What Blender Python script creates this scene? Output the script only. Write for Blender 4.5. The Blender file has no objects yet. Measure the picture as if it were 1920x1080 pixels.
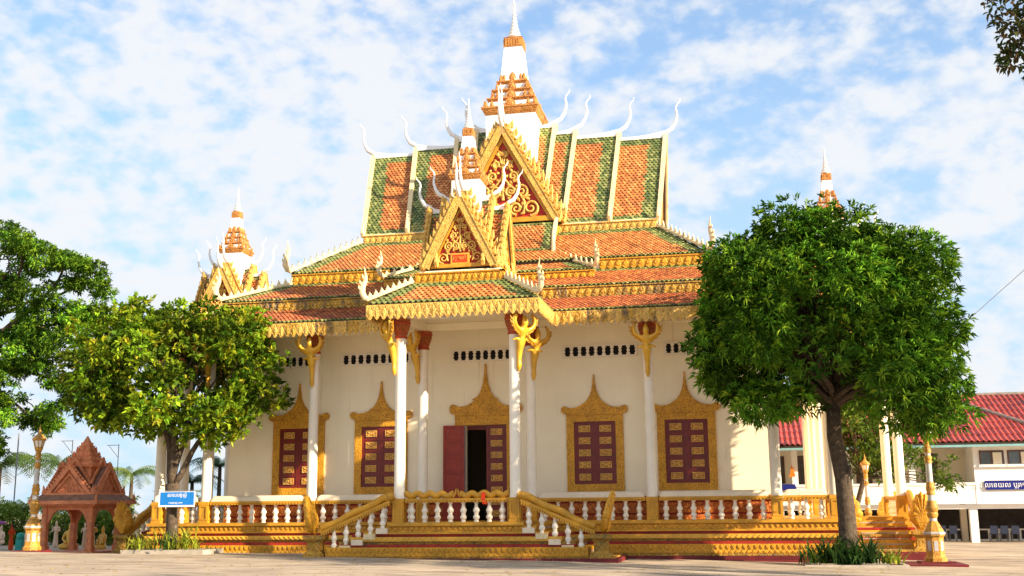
import bpy, math, random
import numpy as np
from mathutils import Matrix, Vector
R = math.radians
rnd = random.Random(11)
rng = np.random.default_rng(11)
sc = bpy.context.scene
D = bpy.data

# ------------------------------------------------------------------ camera
CAM = Vector((10.2, -43.1, 1.65))
YAW, PITCH, ROLL, FPX = 0.2, 0.1938, -0.0091, 2115.0
fw = Vector((-math.sin(YAW) * math.cos(PITCH), math.cos(YAW) * math.cos(PITCH), math.sin(PITCH)))
rt = Vector((math.cos(YAW), math.sin(YAW), 0))
up = rt.cross(fw)
r2 = rt * math.cos(ROLL) + up * math.sin(ROLL)
u2 = -rt * math.sin(ROLL) + up * math.cos(ROLL)
cd = D.cameras.new('camera')
cd.sensor_width = 36.0
cd.lens = FPX / 1920 * 36.0
cd.clip_end = 6000
co = D.objects.new('camera', cd)
sc.collection.objects.link(co)
co.matrix_world = Matrix(((r2.x, u2.x, -fw.x, CAM.x), (r2.y, u2.y, -fw.y, CAM.y), (r2.z, u2.z, -fw.z, CAM.z), (0, 0, 0, 1)))
sc.camera = co

# ------------------------------------------------------------------ sun and sky
SUN = Vector((2.45, -1.0, 1.12)).normalized()          # direction towards the sun
sl = D.lights.new('sun', 'SUN')
sl.energy = 5.0
sl.angle = R(0.6)
sl.color = (1.0, 0.83, 0.60)
so = D.objects.new('sun', sl)
sc.collection.objects.link(so)
so.rotation_euler = (-SUN).to_track_quat('-Z', 'Y').to_euler()
so.location = (40, -40, 40)

w = D.worlds.new('World')
sc.world = w
w.use_nodes = True
nt = w.node_tree
N, L = nt.nodes, nt.links
N.clear()
sky = N.new('ShaderNodeTexSky')
sky.sky_type = 'NISHITA'
sky.sun_disc = False
sky.sun_elevation = math.asin(SUN.z)
sky.sun_rotation = math.atan2(SUN.x, SUN.y)
sky.air_density = 1.0
sky.dust_density = 0.6
sky.ozone_density = 1.6
SKYOFF = (0.35, 6.27, 1.30)
tc = N.new('ShaderNodeTexCoord')
sep = N.new('ShaderNodeSeparateXYZ')
L.new(tc.outputs['Generated'], sep.inputs[0])


def wmath(op, a, b=None, clamp=False):
    n = N.new('ShaderNodeMath')
    n.operation = op
    n.use_clamp = clamp
    for i, q in enumerate((a, b)):
        if q is None:
            continue
        if isinstance(q, (int, float)):
            n.inputs[i].default_value = q
        else:
            L.new(q, n.inputs[i])
    return n.outputs[0]


def wnoise(scale, detail, rough, off, dist=0.0):
    mp = N.new('ShaderNodeMapping')
    mp.inputs['Location'].default_value = off
    mp.inputs['Rotation'].default_value = (0.25, 0.15, 0.5)
    mp.inputs['Scale'].default_value = (1.0, 1.0, 1.6)
    L.new(tc.outputs['Generated'], mp.inputs[0])
    n = N.new('ShaderNodeTexNoise')
    n.inputs['Scale'].default_value = scale
    n.inputs['Detail'].default_value = detail
    n.inputs['Roughness'].default_value = rough
    n.inputs['Distortion'].default_value = dist
    L.new(mp.outputs[0], n.inputs['Vector'])
    return n.outputs['Fac']


big = wnoise(2.2, 2, 0.5, SKYOFF)
mid = wnoise(17.0, 4, 0.5, (1.0, 5.0, 0), 0.1)
fine = wnoise(44.0, 4, 0.5, (7.0, 2.0, 0), 0.1)
cov = wmath('ADD', wmath('MULTIPLY', big, 0.90), wmath('ADD', wmath('MULTIPLY', mid, 0.85), wmath('MULTIPLY', fine, 0.80)))
mr = N.new('ShaderNodeMapRange')
mr.interpolation_type = 'SMOOTHSTEP'
mr.inputs['From Min'].default_value = 1.0
mr.inputs['From Max'].default_value = 1.46
mr.inputs['To Min'].default_value = 0.18
mr.inputs['To Max'].default_value = 0.96
L.new(cov, mr.inputs['Value'])
haze = N.new('ShaderNodeMapRange')                   # pale blue air low over the horizon
haze.interpolation_type = 'SMOOTHERSTEP'
haze.inputs['From Min'].default_value = 0.0
haze.inputs['From Max'].default_value = 0.55
haze.inputs['To Min'].default_value = 0.92
haze.inputs['To Max'].default_value = 0.10
L.new(sep.outputs[2], haze.inputs['Value'])
boost = N.new('ShaderNodeMix')
boost.data_type = 'RGBA'
boost.blend_type = 'MULTIPLY'
boost.inputs[0].default_value = 1.0
boost.inputs[7].default_value = (0.66, 1.02, 1.25, 1)
L.new(sky.outputs[0], boost.inputs[6])
air = N.new('ShaderNodeMix')
air.data_type = 'RGBA'
L.new(haze.outputs[0], air.inputs[0])
L.new(boost.outputs[2], air.inputs[6])
air.inputs[7].default_value = (2.3, 3.35, 4.4, 1)
mix = N.new('ShaderNodeMix')
mix.data_type = 'RGBA'
L.new(mr.outputs[0], mix.inputs[0])
L.new(air.outputs[2], mix.inputs[6])
mix.inputs[7].default_value = (4.05, 4.15, 4.3, 1)
bg = N.new('ShaderNodeBackground')
bg.inputs['Strength'].default_value = 0.10
L.new(mix.outputs[2], bg.inputs['Color'])
wo = N.new('ShaderNodeOutputWorld')
L.new(bg.outputs[0], wo.inputs['Surface'])

vs = sc.view_settings
vs.view_transform = 'Standard'
vs.look = 'None'
vs.gamma = 1.0
vs.use_curve_mapping = False
vs.exposure = 1.18

# ------------------------------------------------------------------ materials
MATS = {}


def mat(name, col, rough=0.6, var=0.12, vs_=3.0, dirt=None, bumps=(), attr=False, spec=0.3, metal=0.0, tcoord='Position', sub=None, trans=0.0):
    m = D.materials.new(name)
    m.use_nodes = True
    nt = m.node_tree
    n, l = nt.nodes, nt.links
    b = n['Principled BSDF']
    b.inputs['Roughness'].default_value = rough
    b.inputs['Specular IOR Level'].default_value = spec
    b.inputs['Metallic'].default_value = metal
    if tcoord == 'Position':
        g = n.new('ShaderNodeNewGeometry')
        vec = g.outputs['Position']
    else:
        g = n.new('ShaderNodeTexCoord')
        vec = g.outputs[tcoord]

    def noise(scale, detail=4, rough=0.6, stretch=None):
        t = n.new('ShaderNodeTexNoise')
        t.inputs['Scale'].default_value = scale
        t.inputs['Detail'].default_value = detail
        t.inputs['Roughness'].default_value = rough
        if stretch:
            mp = n.new('ShaderNodeMapping')
            mp.inputs['Scale'].default_value = stretch
            l.new(vec, mp.inputs[0])
            l.new(mp.outputs[0], t.inputs['Vector'])
        else:
            l.new(vec, t.inputs['Vector'])
        return t.outputs['Fac']

    def mixc(fac, a, bb, blend='MIX'):
        x = n.new('ShaderNodeMix')
        x.data_type = 'RGBA'
        x.blend_type = blend
        for i, q in ((0, fac), (6, a), (7, bb)):
            if isinstance(q, (int, float)):
                x.inputs[i].default_value = q
            elif isinstance(q, (tuple, list)):
                x.inputs[i].default_value = (*q, 1)
            else:
                l.new(q, x.inputs[i])
        return x.outputs[2]

    def ramp(v, a, bb):
        x = n.new('ShaderNodeMapRange')
        x.interpolation_type = 'SMOOTHSTEP'
        x.inputs['From Min'].default_value = a
        x.inputs['From Max'].default_value = bb
        l.new(v, x.inputs['Value'])
        return x.outputs[0]

    if attr:
        a = n.new('ShaderNodeAttribute')
        a.attribute_name = 'Col'
        base = a.outputs['Color']
        base = mixc(ramp(noise(vs_), 0.3, 0.7), base, mixc(1.0, base, (1 + var,) * 3, 'MULTIPLY'))
    else:
        lo = [max(0, c * (1 - var)) for c in col]
        hi = [min(0.95, c * (1 + var)) for c in col]
        base = mixc(ramp(noise(vs_), 0.3, 0.7), lo, hi)
    hgt = None
    for kind, scale, strength, dist in bumps:
        if kind == 'noise':
            hh = noise(scale, 6, 0.65)
        elif kind == 'carve':                       # fine carved foliage: cells with dark creases
            t = n.new('ShaderNodeTexVoronoi')
            t.feature = 'SMOOTH_F1'
            t.inputs['Scale'].default_value = scale
            t.inputs['Smoothness'].default_value = 0.4
            wv = n.new('ShaderNodeTexNoise')
            wv.inputs['Scale'].default_value = scale * 0.7
            l.new(vec, wv.inputs['Vector'])
            ad = n.new('ShaderNodeVectorMath')
            ad.operation = 'MULTIPLY_ADD'
            l.new(wv.outputs['Color'], ad.inputs[0])
            ad.inputs[1].default_value = (1.6 / scale,) * 3
            l.new(vec, ad.inputs[2])
            l.new(ad.outputs[0], t.inputs['Vector'])
            inv = n.new('ShaderNodeMath')
            inv.operation = 'SUBTRACT'
            inv.inputs[0].default_value = 1.0
            l.new(t.outputs['Distance'], inv.inputs[1])
            hh = inv.outputs[0]
            base = mixc(ramp(t.outputs['Distance'], 0.42, 0.8), base, mixc(1.0, base, (0.62, 0.48, 0.36), 'MULTIPLY'))
        bp = n.new('ShaderNodeBump')
        bp.inputs['Strength'].default_value = strength
        bp.inputs['Distance'].default_value = dist
        l.new(hh, bp.inputs['Height'])
        if hgt is not None:
            l.new(hgt, bp.inputs['Normal'])
        hgt = bp.outputs[0]
    for dc, ds, d0, d1, st in (dirt or ()):
        base = mixc(ramp(noise(ds, 6, 0.7, st), d0, d1), base, dc)
    l.new(base, b.inputs['Base Color'])
    if hgt is not None:
        l.new(hgt, b.inputs['Normal'])
    if trans:
        tr = n.new('ShaderNodeBsdfTranslucent')
        l.new(base, tr.inputs['Color'])
        ms = n.new('ShaderNodeMixShader')
        ms.inputs[0].default_value = trans
        l.new(b.outputs[0], ms.inputs[1])
        l.new(tr.outputs[0], ms.inputs[2])
        l.new(ms.outputs[0], n['Material Output'].inputs['Surface'])
    MATS[name] = m
    return m


V_ = (1, 1, 0.25)
mat('coping', (0.80, 0.66, 0.48), 0.7, 0.06, 2, [((0.5, 0.40, 0.28), 4, 0.58, 0.78, None)], [('noise', 25, 0.2, 0.01)])
mat('stucco', (0.94, 0.84, 0.62), 0.75, 0.03, 0.8, [((0.70, 0.56, 0.37), 2.6, 0.56, 0.82, (1.8, 1.8, 0.07)), ((0.66, 0.52, 0.33), 1.3, 0.62, 0.85, (1, 1, 0.35)), ((0.66, 0.57, 0.42), 6, 0.68, 0.85, None)], [('noise', 30, 0.25, 0.01)])
mat('white_paint', (0.88, 0.79, 0.64), 0.6, 0.04, 2, [((0.58, 0.50, 0.38), 1.6, 0.60, 0.85, (2.5, 2.5, 0.2)), ((0.45, 0.4, 0.33), 9, 0.72, 0.85, V_)], [('noise', 25, 0.15, 0.01)])
mat('tower_white', (0.86, 0.84, 0.80), 0.6, 0.03, 2, [((0.55, 0.52, 0.46), 2.2, 0.64, 0.85, V_)], [('noise', 20, 0.2, 0.012)])
mat('cream_trim', (0.76, 0.61, 0.35), 0.6, 0.10, 3, [((0.30, 0.22, 0.13), 5, 0.54, 0.74, V_)], [('noise', 30, 0.3, 0.015)])
mat('gold', (0.56, 0.275, 0.02), 0.5, 0.16, 2.5, [((0.30, 0.17, 0.05), 3.0, 0.58, 0.76, V_)], [('noise', 40, 0.3, 0.012)], spec=0.4)
mat('gold_bright', (0.68, 0.37, 0.035), 0.42, 0.14, 3, [((0.40, 0.2, 0.04), 5, 0.6, 0.75, None)], [('noise', 30, 0.25, 0.01)], spec=0.5)
mat('gold_carved', (0.64, 0.325, 0.022), 0.5, 0.14, 2.0, [((0.34, 0.19, 0.05), 2.2, 0.62, 0.82, V_)], [('carve', 20, 0.8, 0.02)], spec=0.4)
mat('gold_old', (0.58, 0.34, 0.05), 0.6, 0.2, 2.0, [((0.10, 0.08, 0.06), 1.9, 0.47, 0.66, (1, 1, 0.5)), ((0.6, 0.5, 0.35), 7, 0.6, 0.75, None)], [('carve', 13, 0.9, 0.03)])
mat('gold_pale', (0.73, 0.46, 0.11), 0.55, 0.15, 2.5, [((0.30, 0.23, 0.15), 2.6, 0.55, 0.75, V_)], [('carve', 22, 0.8, 0.02)])
mat('gold_moss', (0.42, 0.24, 0.035), 0.65, 0.2, 2.0, [((0.13, 0.11, 0.06), 2.4, 0.47, 0.70, (1, 1, 0.7)), ((0.20, 0.24, 0.08), 5, 0.6, 0.78, None)], [('carve', 14, 0.9, 0.025)])
mat('orange_carved', (0.55, 0.17, 0.03), 0.6, 0.2, 2.0, [((0.3, 0.06, 0.03), 4, 0.52, 0.65, None)], [('carve', 12, 1.0, 0.03)])
mat('red_band', (0.32, 0.025, 0.014), 0.55, 0.2, 3, [((0.10, 0.03, 0.03), 3, 0.55, 0.75, V_)], [('noise', 30, 0.3, 0.01)])
mat('kerb_red', (0.14, 0.015, 0.018), 0.6, 0.25, 2, [((0.30, 0.22, 0.17), 3.5, 0.60, 0.76, None)], [('noise', 25, 0.4, 0.012)])
mat('pediment_red', (0.42, 0.03, 0.015), 0.55, 0.2, 5, None, [('noise', 30, 0.2, 0.01)])
mat('shutter_red', (0.165, 0.014, 0.008), 0.45, 0.2, 4, [((0.06, 0.02, 0.02), 6, 0.6, 0.8, V_)], [('noise', 40, 0.15, 0.006)], spec=0.45)
mat('door_red', (0.30, 0.03, 0.014), 0.5, 0.15, 4, None, [('noise', 40, 0.15, 0.006)], spec=0.45)
mat('blue_edge', (0.03, 0.22, 0.5), 0.5, 0.1)
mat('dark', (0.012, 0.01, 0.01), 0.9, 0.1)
mat('terracotta', (0.42, 0.115, 0.03), 0.6, 0.2, 4, [((0.20, 0.06, 0.03), 5, 0.58, 0.75, None)], [('carve', 20, 0.7, 0.015)])
mat('tier_orange', (0.60, 0.27, 0.07), 0.6, 0.22, 4, [((0.18, 0.08, 0.05), 4, 0.55, 0.75, None)], [('carve', 16, 0.9, 0.02)])
mat('tile', (1, 1, 1), 0.42, 0.25, 1.4, [((0.035, 0.03, 0.025), 1.3, 0.56, 0.80, None), ((0.05, 0.04, 0.03), 5, 0.62, 0.75, None)], [('noise', 35, 0.2, 0.008)], attr=True, spec=0.45)
mat('tile_bed', (0.06, 0.045, 0.035), 0.8, 0.2)
for k, c in enumerate(((0.58, 0.215, 0.065), (0.46, 0.145, 0.045), (0.64, 0.29, 0.10), (0.14, 0.18, 0.055), (0.22, 0.25, 0.08))):
    mat('tile_%d' % k, c, 0.42, 0.15, 4, [((0.05, 0.04, 0.03), 2.0, 0.62, 0.85, None)], [('noise', 35, 0.2, 0.008)], spec=0.45)
mat('floor_red', (0.33, 0.10, 0.06), 0.5, 0.15)
mat('concrete', (0.42, 0.37, 0.30), 0.85, 0.2, 2, [((0.16, 0.14, 0.11), 3, 0.58, 0.78, None)], [('noise', 20, 0.4, 0.02)])
mat('cloth_red', (0.75, 0.05, 0.01), 0.8, 0.08)
mat('bark', (0.085, 0.06, 0.04), 0.9, 0.35, 6, [((0.20, 0.17, 0.13), 4, 0.58, 0.72, None), ((0.07, 0.09, 0.03), 3, 0.62, 0.75, None)], [('noise', 16, 0.9, 0.04)])
mat('leaf', (1, 1, 1), 0.6, 0.12, 3, attr=True, spec=0.12, trans=0.30)
mat('shrine_red', (0.62, 0.22, 0.095), 0.6, 0.2, 3, [((0.16, 0.05, 0.03), 4, 0.56, 0.74, V_)], [('noise', 40, 0.3, 0.01)])
mat('shrine_carved', (0.56, 0.19, 0.08), 0.6, 0.2, 3, [((0.18, 0.06, 0.03), 4, 0.58, 0.74, None)], [('carve', 14, 0.9, 0.025)])
mat('shrine_roof', (0.22, 0.11, 0.07), 0.7, 0.25, 4, [((0.25, 0.13, 0.08), 5, 0.55, 0.7, None)])
mat('lamp_gold', (0.55, 0.29, 0.045), 0.5, 0.2, 4, [((0.22, 0.12, 0.04), 5, 0.56, 0.74, None)], [('carve', 26, 0.7, 0.012)], spec=0.4)
mat('lamp_silver', (0.50, 0.49, 0.47), 0.45, 0.12, 4, [((0.3, 0.22, 0.1), 5, 0.62, 0.76, None)], metal=0.2)
mat('lamp_glass', (0.75, 0.76, 0.74), 0.15, 0.05, spec=0.6)
mat('statue_gold', (0.72, 0.39, 0.025), 0.35, 0.12, spec=0.6)
mat('statue_pale', (0.70, 0.52, 0.38), 0.6, 0.15)
mat('robe', (0.55, 0.06, 0.01), 0.8, 0.12)
mat('skin', (0.30, 0.17, 0.10), 0.6, 0.1)
mat('hair', (0.01, 0.01, 0.01), 0.6, 0.1)
mat('purple', (0.32, 0.07, 0.30), 0.7, 0.1)
mat('teal', (0.03, 0.33, 0.28), 0.6, 0.1)
mat('sign_blue', (0.012, 0.20, 0.62), 0.4, 0.08)
mat('sign_navy', (0.010, 0.020, 0.20), 0.4, 0.1)
mat('sign_white', (0.85, 0.85, 0.85), 0.5, 0.02)
mat('house_wall', (0.84, 0.75, 0.58), 0.8, 0.05, 0.6, [((0.5, 0.44, 0.36), 1.4, 0.62, 0.85, (1, 1, 0.4))], [('noise', 25, 0.2, 0.01)])
mat('house_white', (0.90, 0.88, 0.84), 0.8, 0.04, 0.8, [((0.42, 0.38, 0.32), 1.5, 0.66, 0.85, (1, 1, 0.5))], [('noise', 25, 0.2, 0.01)])
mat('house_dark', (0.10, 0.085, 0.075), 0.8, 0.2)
mat('house_brown', (0.13, 0.05, 0.025), 0.6, 0.15)
mat('glass', (0.09, 0.10, 0.10), 0.08, 0.2, spec=0.8)
mat('fascia_teal', (0.22, 0.42, 0.44), 0.6, 0.1)
mat('house_tile', (0.42, 0.06, 0.042), 0.5, 0.2, 1.2, [((0.16, 0.045, 0.045), 0.9, 0.58, 0.78, None)], [('noise', 30, 0.2, 0.008)], spec=0.4)
mat('house_tile_dark', (0.36, 0.05, 0.04), 0.55, 0.2, 1.2, [((0.10, 0.04, 0.04), 0.9, 0.52, 0.7, None)], [('noise', 30, 0.2, 0.008)], spec=0.4)
mat('ridge_grey', (0.24, 0.20, 0.17), 0.85, 0.25, 4)
mat('pole_grey', (0.22, 0.23, 0.24), 0.6, 0.1)
mat('chair_blue', (0.10, 0.13, 0.24), 0.5, 0.1)
mat('orange_bright', (0.75, 0.20, 0.02), 0.6, 0.1)

# ------------------------------------------------------------------ builders
WM = {}


class MB:
    def __init__(s):
        s.v, s.f, s.m, s.c = [], [], [], []

    def add(s, vs, fs, mi=0):
        b = len(s.v)
        s.v += [tuple(p) for p in vs]
        s.f += [tuple(i + b for i in f) for f in fs]
        s.m += [mi] * len(fs)
        return s

    def box(s, x0, x1, y0, y1, z0, z1, mi=0, F=None):
        p = [(x, y, z) for z in (z0, z1) for y in (y0, y1) for x in (x0, x1)]
        if F:
            p = [F(*q) for q in p]
        return s.add(p, [(0, 2, 3, 1), (4, 5, 7, 6), (0, 1, 5, 4), (2, 6, 7, 3), (0, 4, 6, 2), (1, 3, 7, 5)], mi)

    def frustum(s, cx, cy, z0, z1, a0, a1, mi=0, b0=None, b1=None):
        b0 = a0 if b0 is None else b0
        b1 = a1 if b1 is None else b1
        p = [(cx - a0, cy - b0, z0), (cx + a0, cy - b0, z0), (cx - a0, cy + b0, z0), (cx + a0, cy + b0, z0),
             (cx - a1, cy - b1, z1), (cx + a1, cy - b1, z1), (cx - a1, cy + b1, z1), (cx + a1, cy + b1, z1)]
        return s.add(p, [(0, 2, 3, 1), (4, 5, 7, 6), (0, 1, 5, 4), (2, 6, 7, 3), (0, 4, 6, 2), (1, 3, 7, 5)], mi)

    def prism(s, poly, F, d0, d1, mi=0, bev=0.0):
        """extrude a 2-D outline (a, b): F(a, b, d) gives the 3-D point; d1 is the front"""
        n = len(poly)
        if bev:
            ca = sum(p[0] for p in poly) / n
            cb = sum(p[1] for p in poly) / n
            top = [(ca + (a - ca) * (1 - bev), cb + (b - cb) * (1 - bev)) for a, b in poly]
        else:
            top = poly
        vs = [F(a, b, d0) for a, b in poly] + [F(a, b, d1) for a, b in top]
        fs = [tuple(range(n))[::-1], tuple(range(n, 2 * n))]
        fs += [(i, (i + 1) % n, n + (i + 1) % n, n + i) for i in range(n)]
        return s.add(vs, fs, mi)

    def lathe(s, prof, n=12, c=(0, 0, 0), mi=0, a0=0.0, cap=True):
        b = []
        for r, z in prof:
            for k in range(n):
                t = a0 + 2 * math.pi * k / n
                b.append((c[0] + r * math.cos(t), c[1] + r * math.sin(t), c[2] + z))
        fs = []
        for i in range(len(prof) - 1):
            for k in range(n):
                k2 = (k + 1) % n
                fs.append((i * n + k, i * n + k2, (i + 1) * n + k2, (i + 1) * n + k))
        if cap:
            fs.append(tuple(range(n))[::-1])
            fs.append(tuple(range((len(prof) - 1) * n, len(prof) * n)))
        return s.add(b, fs, mi)

    def tube(s, pts, rad, n=6, mi=0, flat=None):
        pts = [Vector(p) for p in pts]
        m = len(pts)
        if isinstance(rad, (int, float)):
            rad = [rad] * m
        vs = []
        prev = None
        for i, p in enumerate(pts):
            d = (pts[min(i + 1, m - 1)] - pts[max(i - 1, 0)])
            if d.length < 1e-9:
                d = Vector((0, 0, 1))
            d.normalize()
            if prev is None:
                a = Vector((0, 1, 0)) if abs(d.y) < 0.9 else Vector((1, 0, 0))
            else:
                a = prev
            x = (a - d * a.dot(d)).normalized()
            y = d.cross(x)
            prev = x
            for k in range(n):
                t = 2 * math.pi * k / n
                q = p + (x * math.cos(t) * (flat or 1.0) + y * math.sin(t)) * rad[i]
                vs.append(q)
        fs = []
        for i in range(m - 1):
            for k in range(n):
                k2 = (k + 1) % n
                fs.append((i * n + k, i * n + k2, (i + 1) * n + k2, (i + 1) * n + k))
        fs.append(tuple(range(n))[::-1])
        fs.append(tuple(range((m - 1) * n, m * n)))
        return s.add(vs, fs, mi)

    def mesh(s, name, mats, smooth=None):
        me = D.meshes.new(name)
        me.from_pydata(s.v, [], s.f)
        for m in (mats if isinstance(mats, (list, tuple)) else [mats]):
            me.materials.append(MATS[m])
        if any(s.m):
            me.polygons.foreach_set('material_index', s.m)
        if smooth is not None:
            me.polygons.foreach_set('use_smooth', [True] * len(s.f))
            me.update()
            if smooth < 180:
                me.set_sharp_from_angle(angle=R(smooth))
        me.update()
        return me

    def build(s, name, mats, parent=None, smooth=None, **k):
        return O(name, s.mesh(name, mats, smooth), parent, **k)


def O(name, me, parent=None, mx=None, loc=None, rz=0.0, scale=None, kind=None, label=None, cat=None, group=None):
    o = D.objects.new(name, me)
    sc.collection.objects.link(o)
    if mx is None:
        mx = Matrix.Translation(Vector(loc or (0, 0, 0))) @ Matrix.Rotation(rz, 4, 'Z')
        if scale is not None:
            s3 = scale if isinstance(scale, (tuple, list)) else (scale,) * 3
            mx = mx @ Matrix.Diagonal((*s3, 1))
    if parent is not None:
        o.parent = parent
        o.matrix_parent_inverse = WM[parent.name].inverted()
    o.matrix_basis = mx
    WM[o.name] = mx.copy()
    if kind:
        o['kind'] = kind
    if label:
        o['label'] = label
    if cat:
        o['category'] = cat
    if group:
        o['group'] = group
    return o


def thing(name, label, cat, loc=(0, 0, 0), group=None, rz=0.0):
    return O(name, None, None, loc=loc, rz=rz, label=label, cat=cat, group=group)


def copy_thing(src, loc, rz=0.0, label=None):
    """copy a thing with its parts and sub-parts to another place"""
    mx = Matrix.Translation(Vector(loc)) @ Matrix.Rotation(rz, 4, 'Z')

    def cp(o, parent):
        c = o.copy()
        sc.collection.objects.link(c)
        c.parent = parent
        for ch in [x for x in D.objects if x.parent == o]:
            cp(ch, c)
        return c
    c = cp(src, None)
    c.matrix_basis = mx
    if label:
        c['label'] = label
    return c


def skin(name, joints, edges, mats, levels=1, root=None):
    """one continuous figure from a skeleton of joints {name: ((x, y, z), radius)}"""
    ks = list(joints)
    me = D.meshes.new(name)
    me.from_pydata([joints[k][0] for k in ks], [(ks.index(a), ks.index(b)) for a, b in edges], [])
    o = D.objects.new(name, me)
    sc.collection.objects.link(o)
    o.modifiers.new('s', 'SKIN')
    sv = me.skin_vertices[0].data
    for i, k in enumerate(ks):
        r = joints[k][1]
        sv[i].radius = r if isinstance(r, tuple) else (r, r)
        sv[i].use_root = (k == (root or ks[0]))
    ss = o.modifiers.new('u', 'SUBSURF')
    ss.levels = levels
    dg = bpy.context.evaluated_depsgraph_get()
    dg.update()
    m2 = D.meshes.new_from_object(o.evaluated_get(dg))
    D.objects.remove(o)
    m2.materials.clear()
    m2.materials.append(MATS[mats])
    m2.polygons.foreach_set('use_smooth', [True] * len(m2.polygons))
    m2.name = name
    return m2


def text_mesh(txt, size, m, depth=0.008):
    c = D.curves.new('lettering', 'FONT')
    c.body = txt
    c.size = size
    c.align_x = 'CENTER'
    c.align_y = 'CENTER'
    c.extrude = depth
    c.resolution_u = 3
    o = D.objects.new('lettering', c)
    sc.collection.objects.link(o)
    dg = bpy.context.evaluated_depsgraph_get()
    dg.update()
    me = D.meshes.new_from_object(o.evaluated_get(dg))
    D.objects.remove(o)
    me.materials.clear()
    me.materials.append(MATS[m])
    return me


def frame(cx, cy, th):
    c, s = math.cos(th), math.sin(th)
    return lambda x, y, z: (cx + x * c - y * s, cy + x * s + y * c, z)


def basis(o, x, y, z):
    return Matrix(((x[0], y[0], z[0], o[0]), (x[1], y[1], z[1], o[1]), (x[2], y[2], z[2], o[2]), (0, 0, 0, 1)))


def lerp(a, b, t):
    return tuple(a[i] + (b[i] - a[i]) * t for i in range(len(a)))


ORANGE = np.array([(0.53, 0.21, 0.062), (0.43, 0.15, 0.046), (0.58, 0.265, 0.088), (0.49, 0.18, 0.055)])
RUST = np.array([(0.41, 0.125, 0.045), (0.34, 0.095, 0.038), (0.46, 0.165, 0.06), (0.29, 0.085, 0.04)])
GREEN = np.array([(0.15, 0.185, 0.055), (0.22, 0.25, 0.08), (0.27, 0.28, 0.10), (0.10, 0.14, 0.045)])


def tile_layout(P, wt, row, pick):
    """rows of staggered tiles on the slope P = bottom left, bottom right, top right, top left (seen from outside)"""
    P = [np.array(p, float) for p in P]
    e1 = P[1] - P[0]
    e1 /= np.linalg.norm(e1)
    nrm = np.cross(e1, P[3] - P[0])
    nrm /= np.linalg.norm(nrm)
    e2 = np.cross(nrm, e1)
    H = (P[3] - P[0]) @ e2
    xl0, xr0 = 0.0, (P[1] - P[0]) @ e1
    xl1, xr1 = (P[3] - P[0]) @ e1, (P[2] - P[0]) @ e1
    X, Y, G = [], [], []
    nr = max(1, int(round(H / row)))
    for k in range(nr):
        y = H * k / nr
        t = (y + row * 0.5) / H
        a, b = xl0 + (xl1 - xl0) * t, xr0 + (xr1 - xr0) * t
        i0 = math.ceil((a - (k % 2) * wt / 2) / wt + 0.05)
        i1 = math.floor((b - (k % 2) * wt / 2) / wt - 0.05)
        for i in range(i0, i1 + 1):
            x = i * wt + (k % 2) * wt / 2
            X.append(x)
            Y.append(y)
            G.append(pick(x - a, b - x, t, b - a))
    return P[0], e1, e2, nrm, np.array(X), np.array(Y), np.array(G), H / nr


def tile_template(wt, row):
    h, th = 0.062, 0.055
    Lr = row * 1.45
    return (np.array([(-wt / 2, Lr, 0.006), (wt / 2, Lr, 0.006), (-wt / 2, row * 0.52, h), (wt / 2, row * 0.52, h), (0, -row * 0.12, h + 0.006),
                      (-wt / 2, row * 0.52, h - th), (wt / 2, row * 0.52, h - th), (0, -row * 0.12, h - th + 0.006)]) * (0.985, 1, 1),
            [(0, 2, 4, 3, 1), (2, 5, 7, 4), (4, 7, 6, 3)])


def tiles(name, P, parent, pick, wt=0.18, row=0.145, cols=ORANGE):
    o, e1, e2, nn, X, Y, G, row = tile_layout(P, wt, row, pick)
    n = len(X)
    if n == 0:
        return None
    T, FT = tile_template(wt, row)
    jit = rng.normal(0, 0.006, (n, 1))
    tilt = rng.normal(0, 0.05, (n, 1))
    lx = X[:, None] + T[None, :, 0] + jit
    ly = Y[:, None] + T[None, :, 1] + jit * 0.7
    lz = T[None, :, 2] + T[None, :, 0] * tilt
    V = o + lx[..., None] * e1 + ly[..., None] * e2 + lz[..., None] * nn
    fs = [tuple(i * 8 + q for q in f) for i in range(n) for f in FT]
    me = D.meshes.new(name)
    me.from_pydata(V.reshape(-1, 3).tolist(), [], fs)
    col = np.where((G == 1)[:, None], GREEN[rng.integers(0, 4, n)], cols[rng.integers(0, 4, n)])
    col = col * rng.uniform(0.70, 1.15, (n, 1))
    ca = me.attributes.new('Col', 'FLOAT_COLOR', 'POINT')
    rgba = np.ones((n, 8, 4), np.float32)
    rgba[:, :, :3] = col[:, None, :]
    ca.data.foreach_set('color', rgba.ravel())
    me.materials.append(MATS['tile'])
    return O(name, me, parent, kind='stuff')


def slab(name, P, parent, th=0.12, m='tile_bed', **k):
    """roof slope as a thin slab, its top on P"""
    p = [Vector(q) for q in P]
    n = (p[1] - p[0]).cross(p[3] - p[0]).normalized()
    vs = [q - n * 0.004 for q in p] + [q - n * th for q in p]
    return MB().add(vs, [(0, 1, 2, 3), (7, 6, 5, 4), (0, 4, 5, 1), (1, 5, 6, 2), (2, 6, 7, 3), (3, 7, 4, 0)]).build(name, m, parent, **k)


def flame_mesh(name, m, h=1.0, wd=0.5, th=0.25, bend=0.2):
    """little flame-shaped finial, root at the origin, pointing up +z, thickness along y"""
    b = MB()
    out = [(-0.5, 0), (-0.52, 0.22), (-0.30, 0.5), (-0.12 + bend * 0.5, 0.75), (bend, 1.0), (0.10 + bend * 0.5, 0.72), (0.30, 0.5), (0.5, 0.22), (0.5, 0)]
    out = [(a * wd, c * h) for a, c in out]
    b.prism(out, lambda a, c, d: (a, d, c), -th / 2, 0, 0)
    b.prism(out, lambda a, c, d: (a, d, c), 0.0, th / 2, 0, bev=0.3)
    return b.mesh(name, m)


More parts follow.
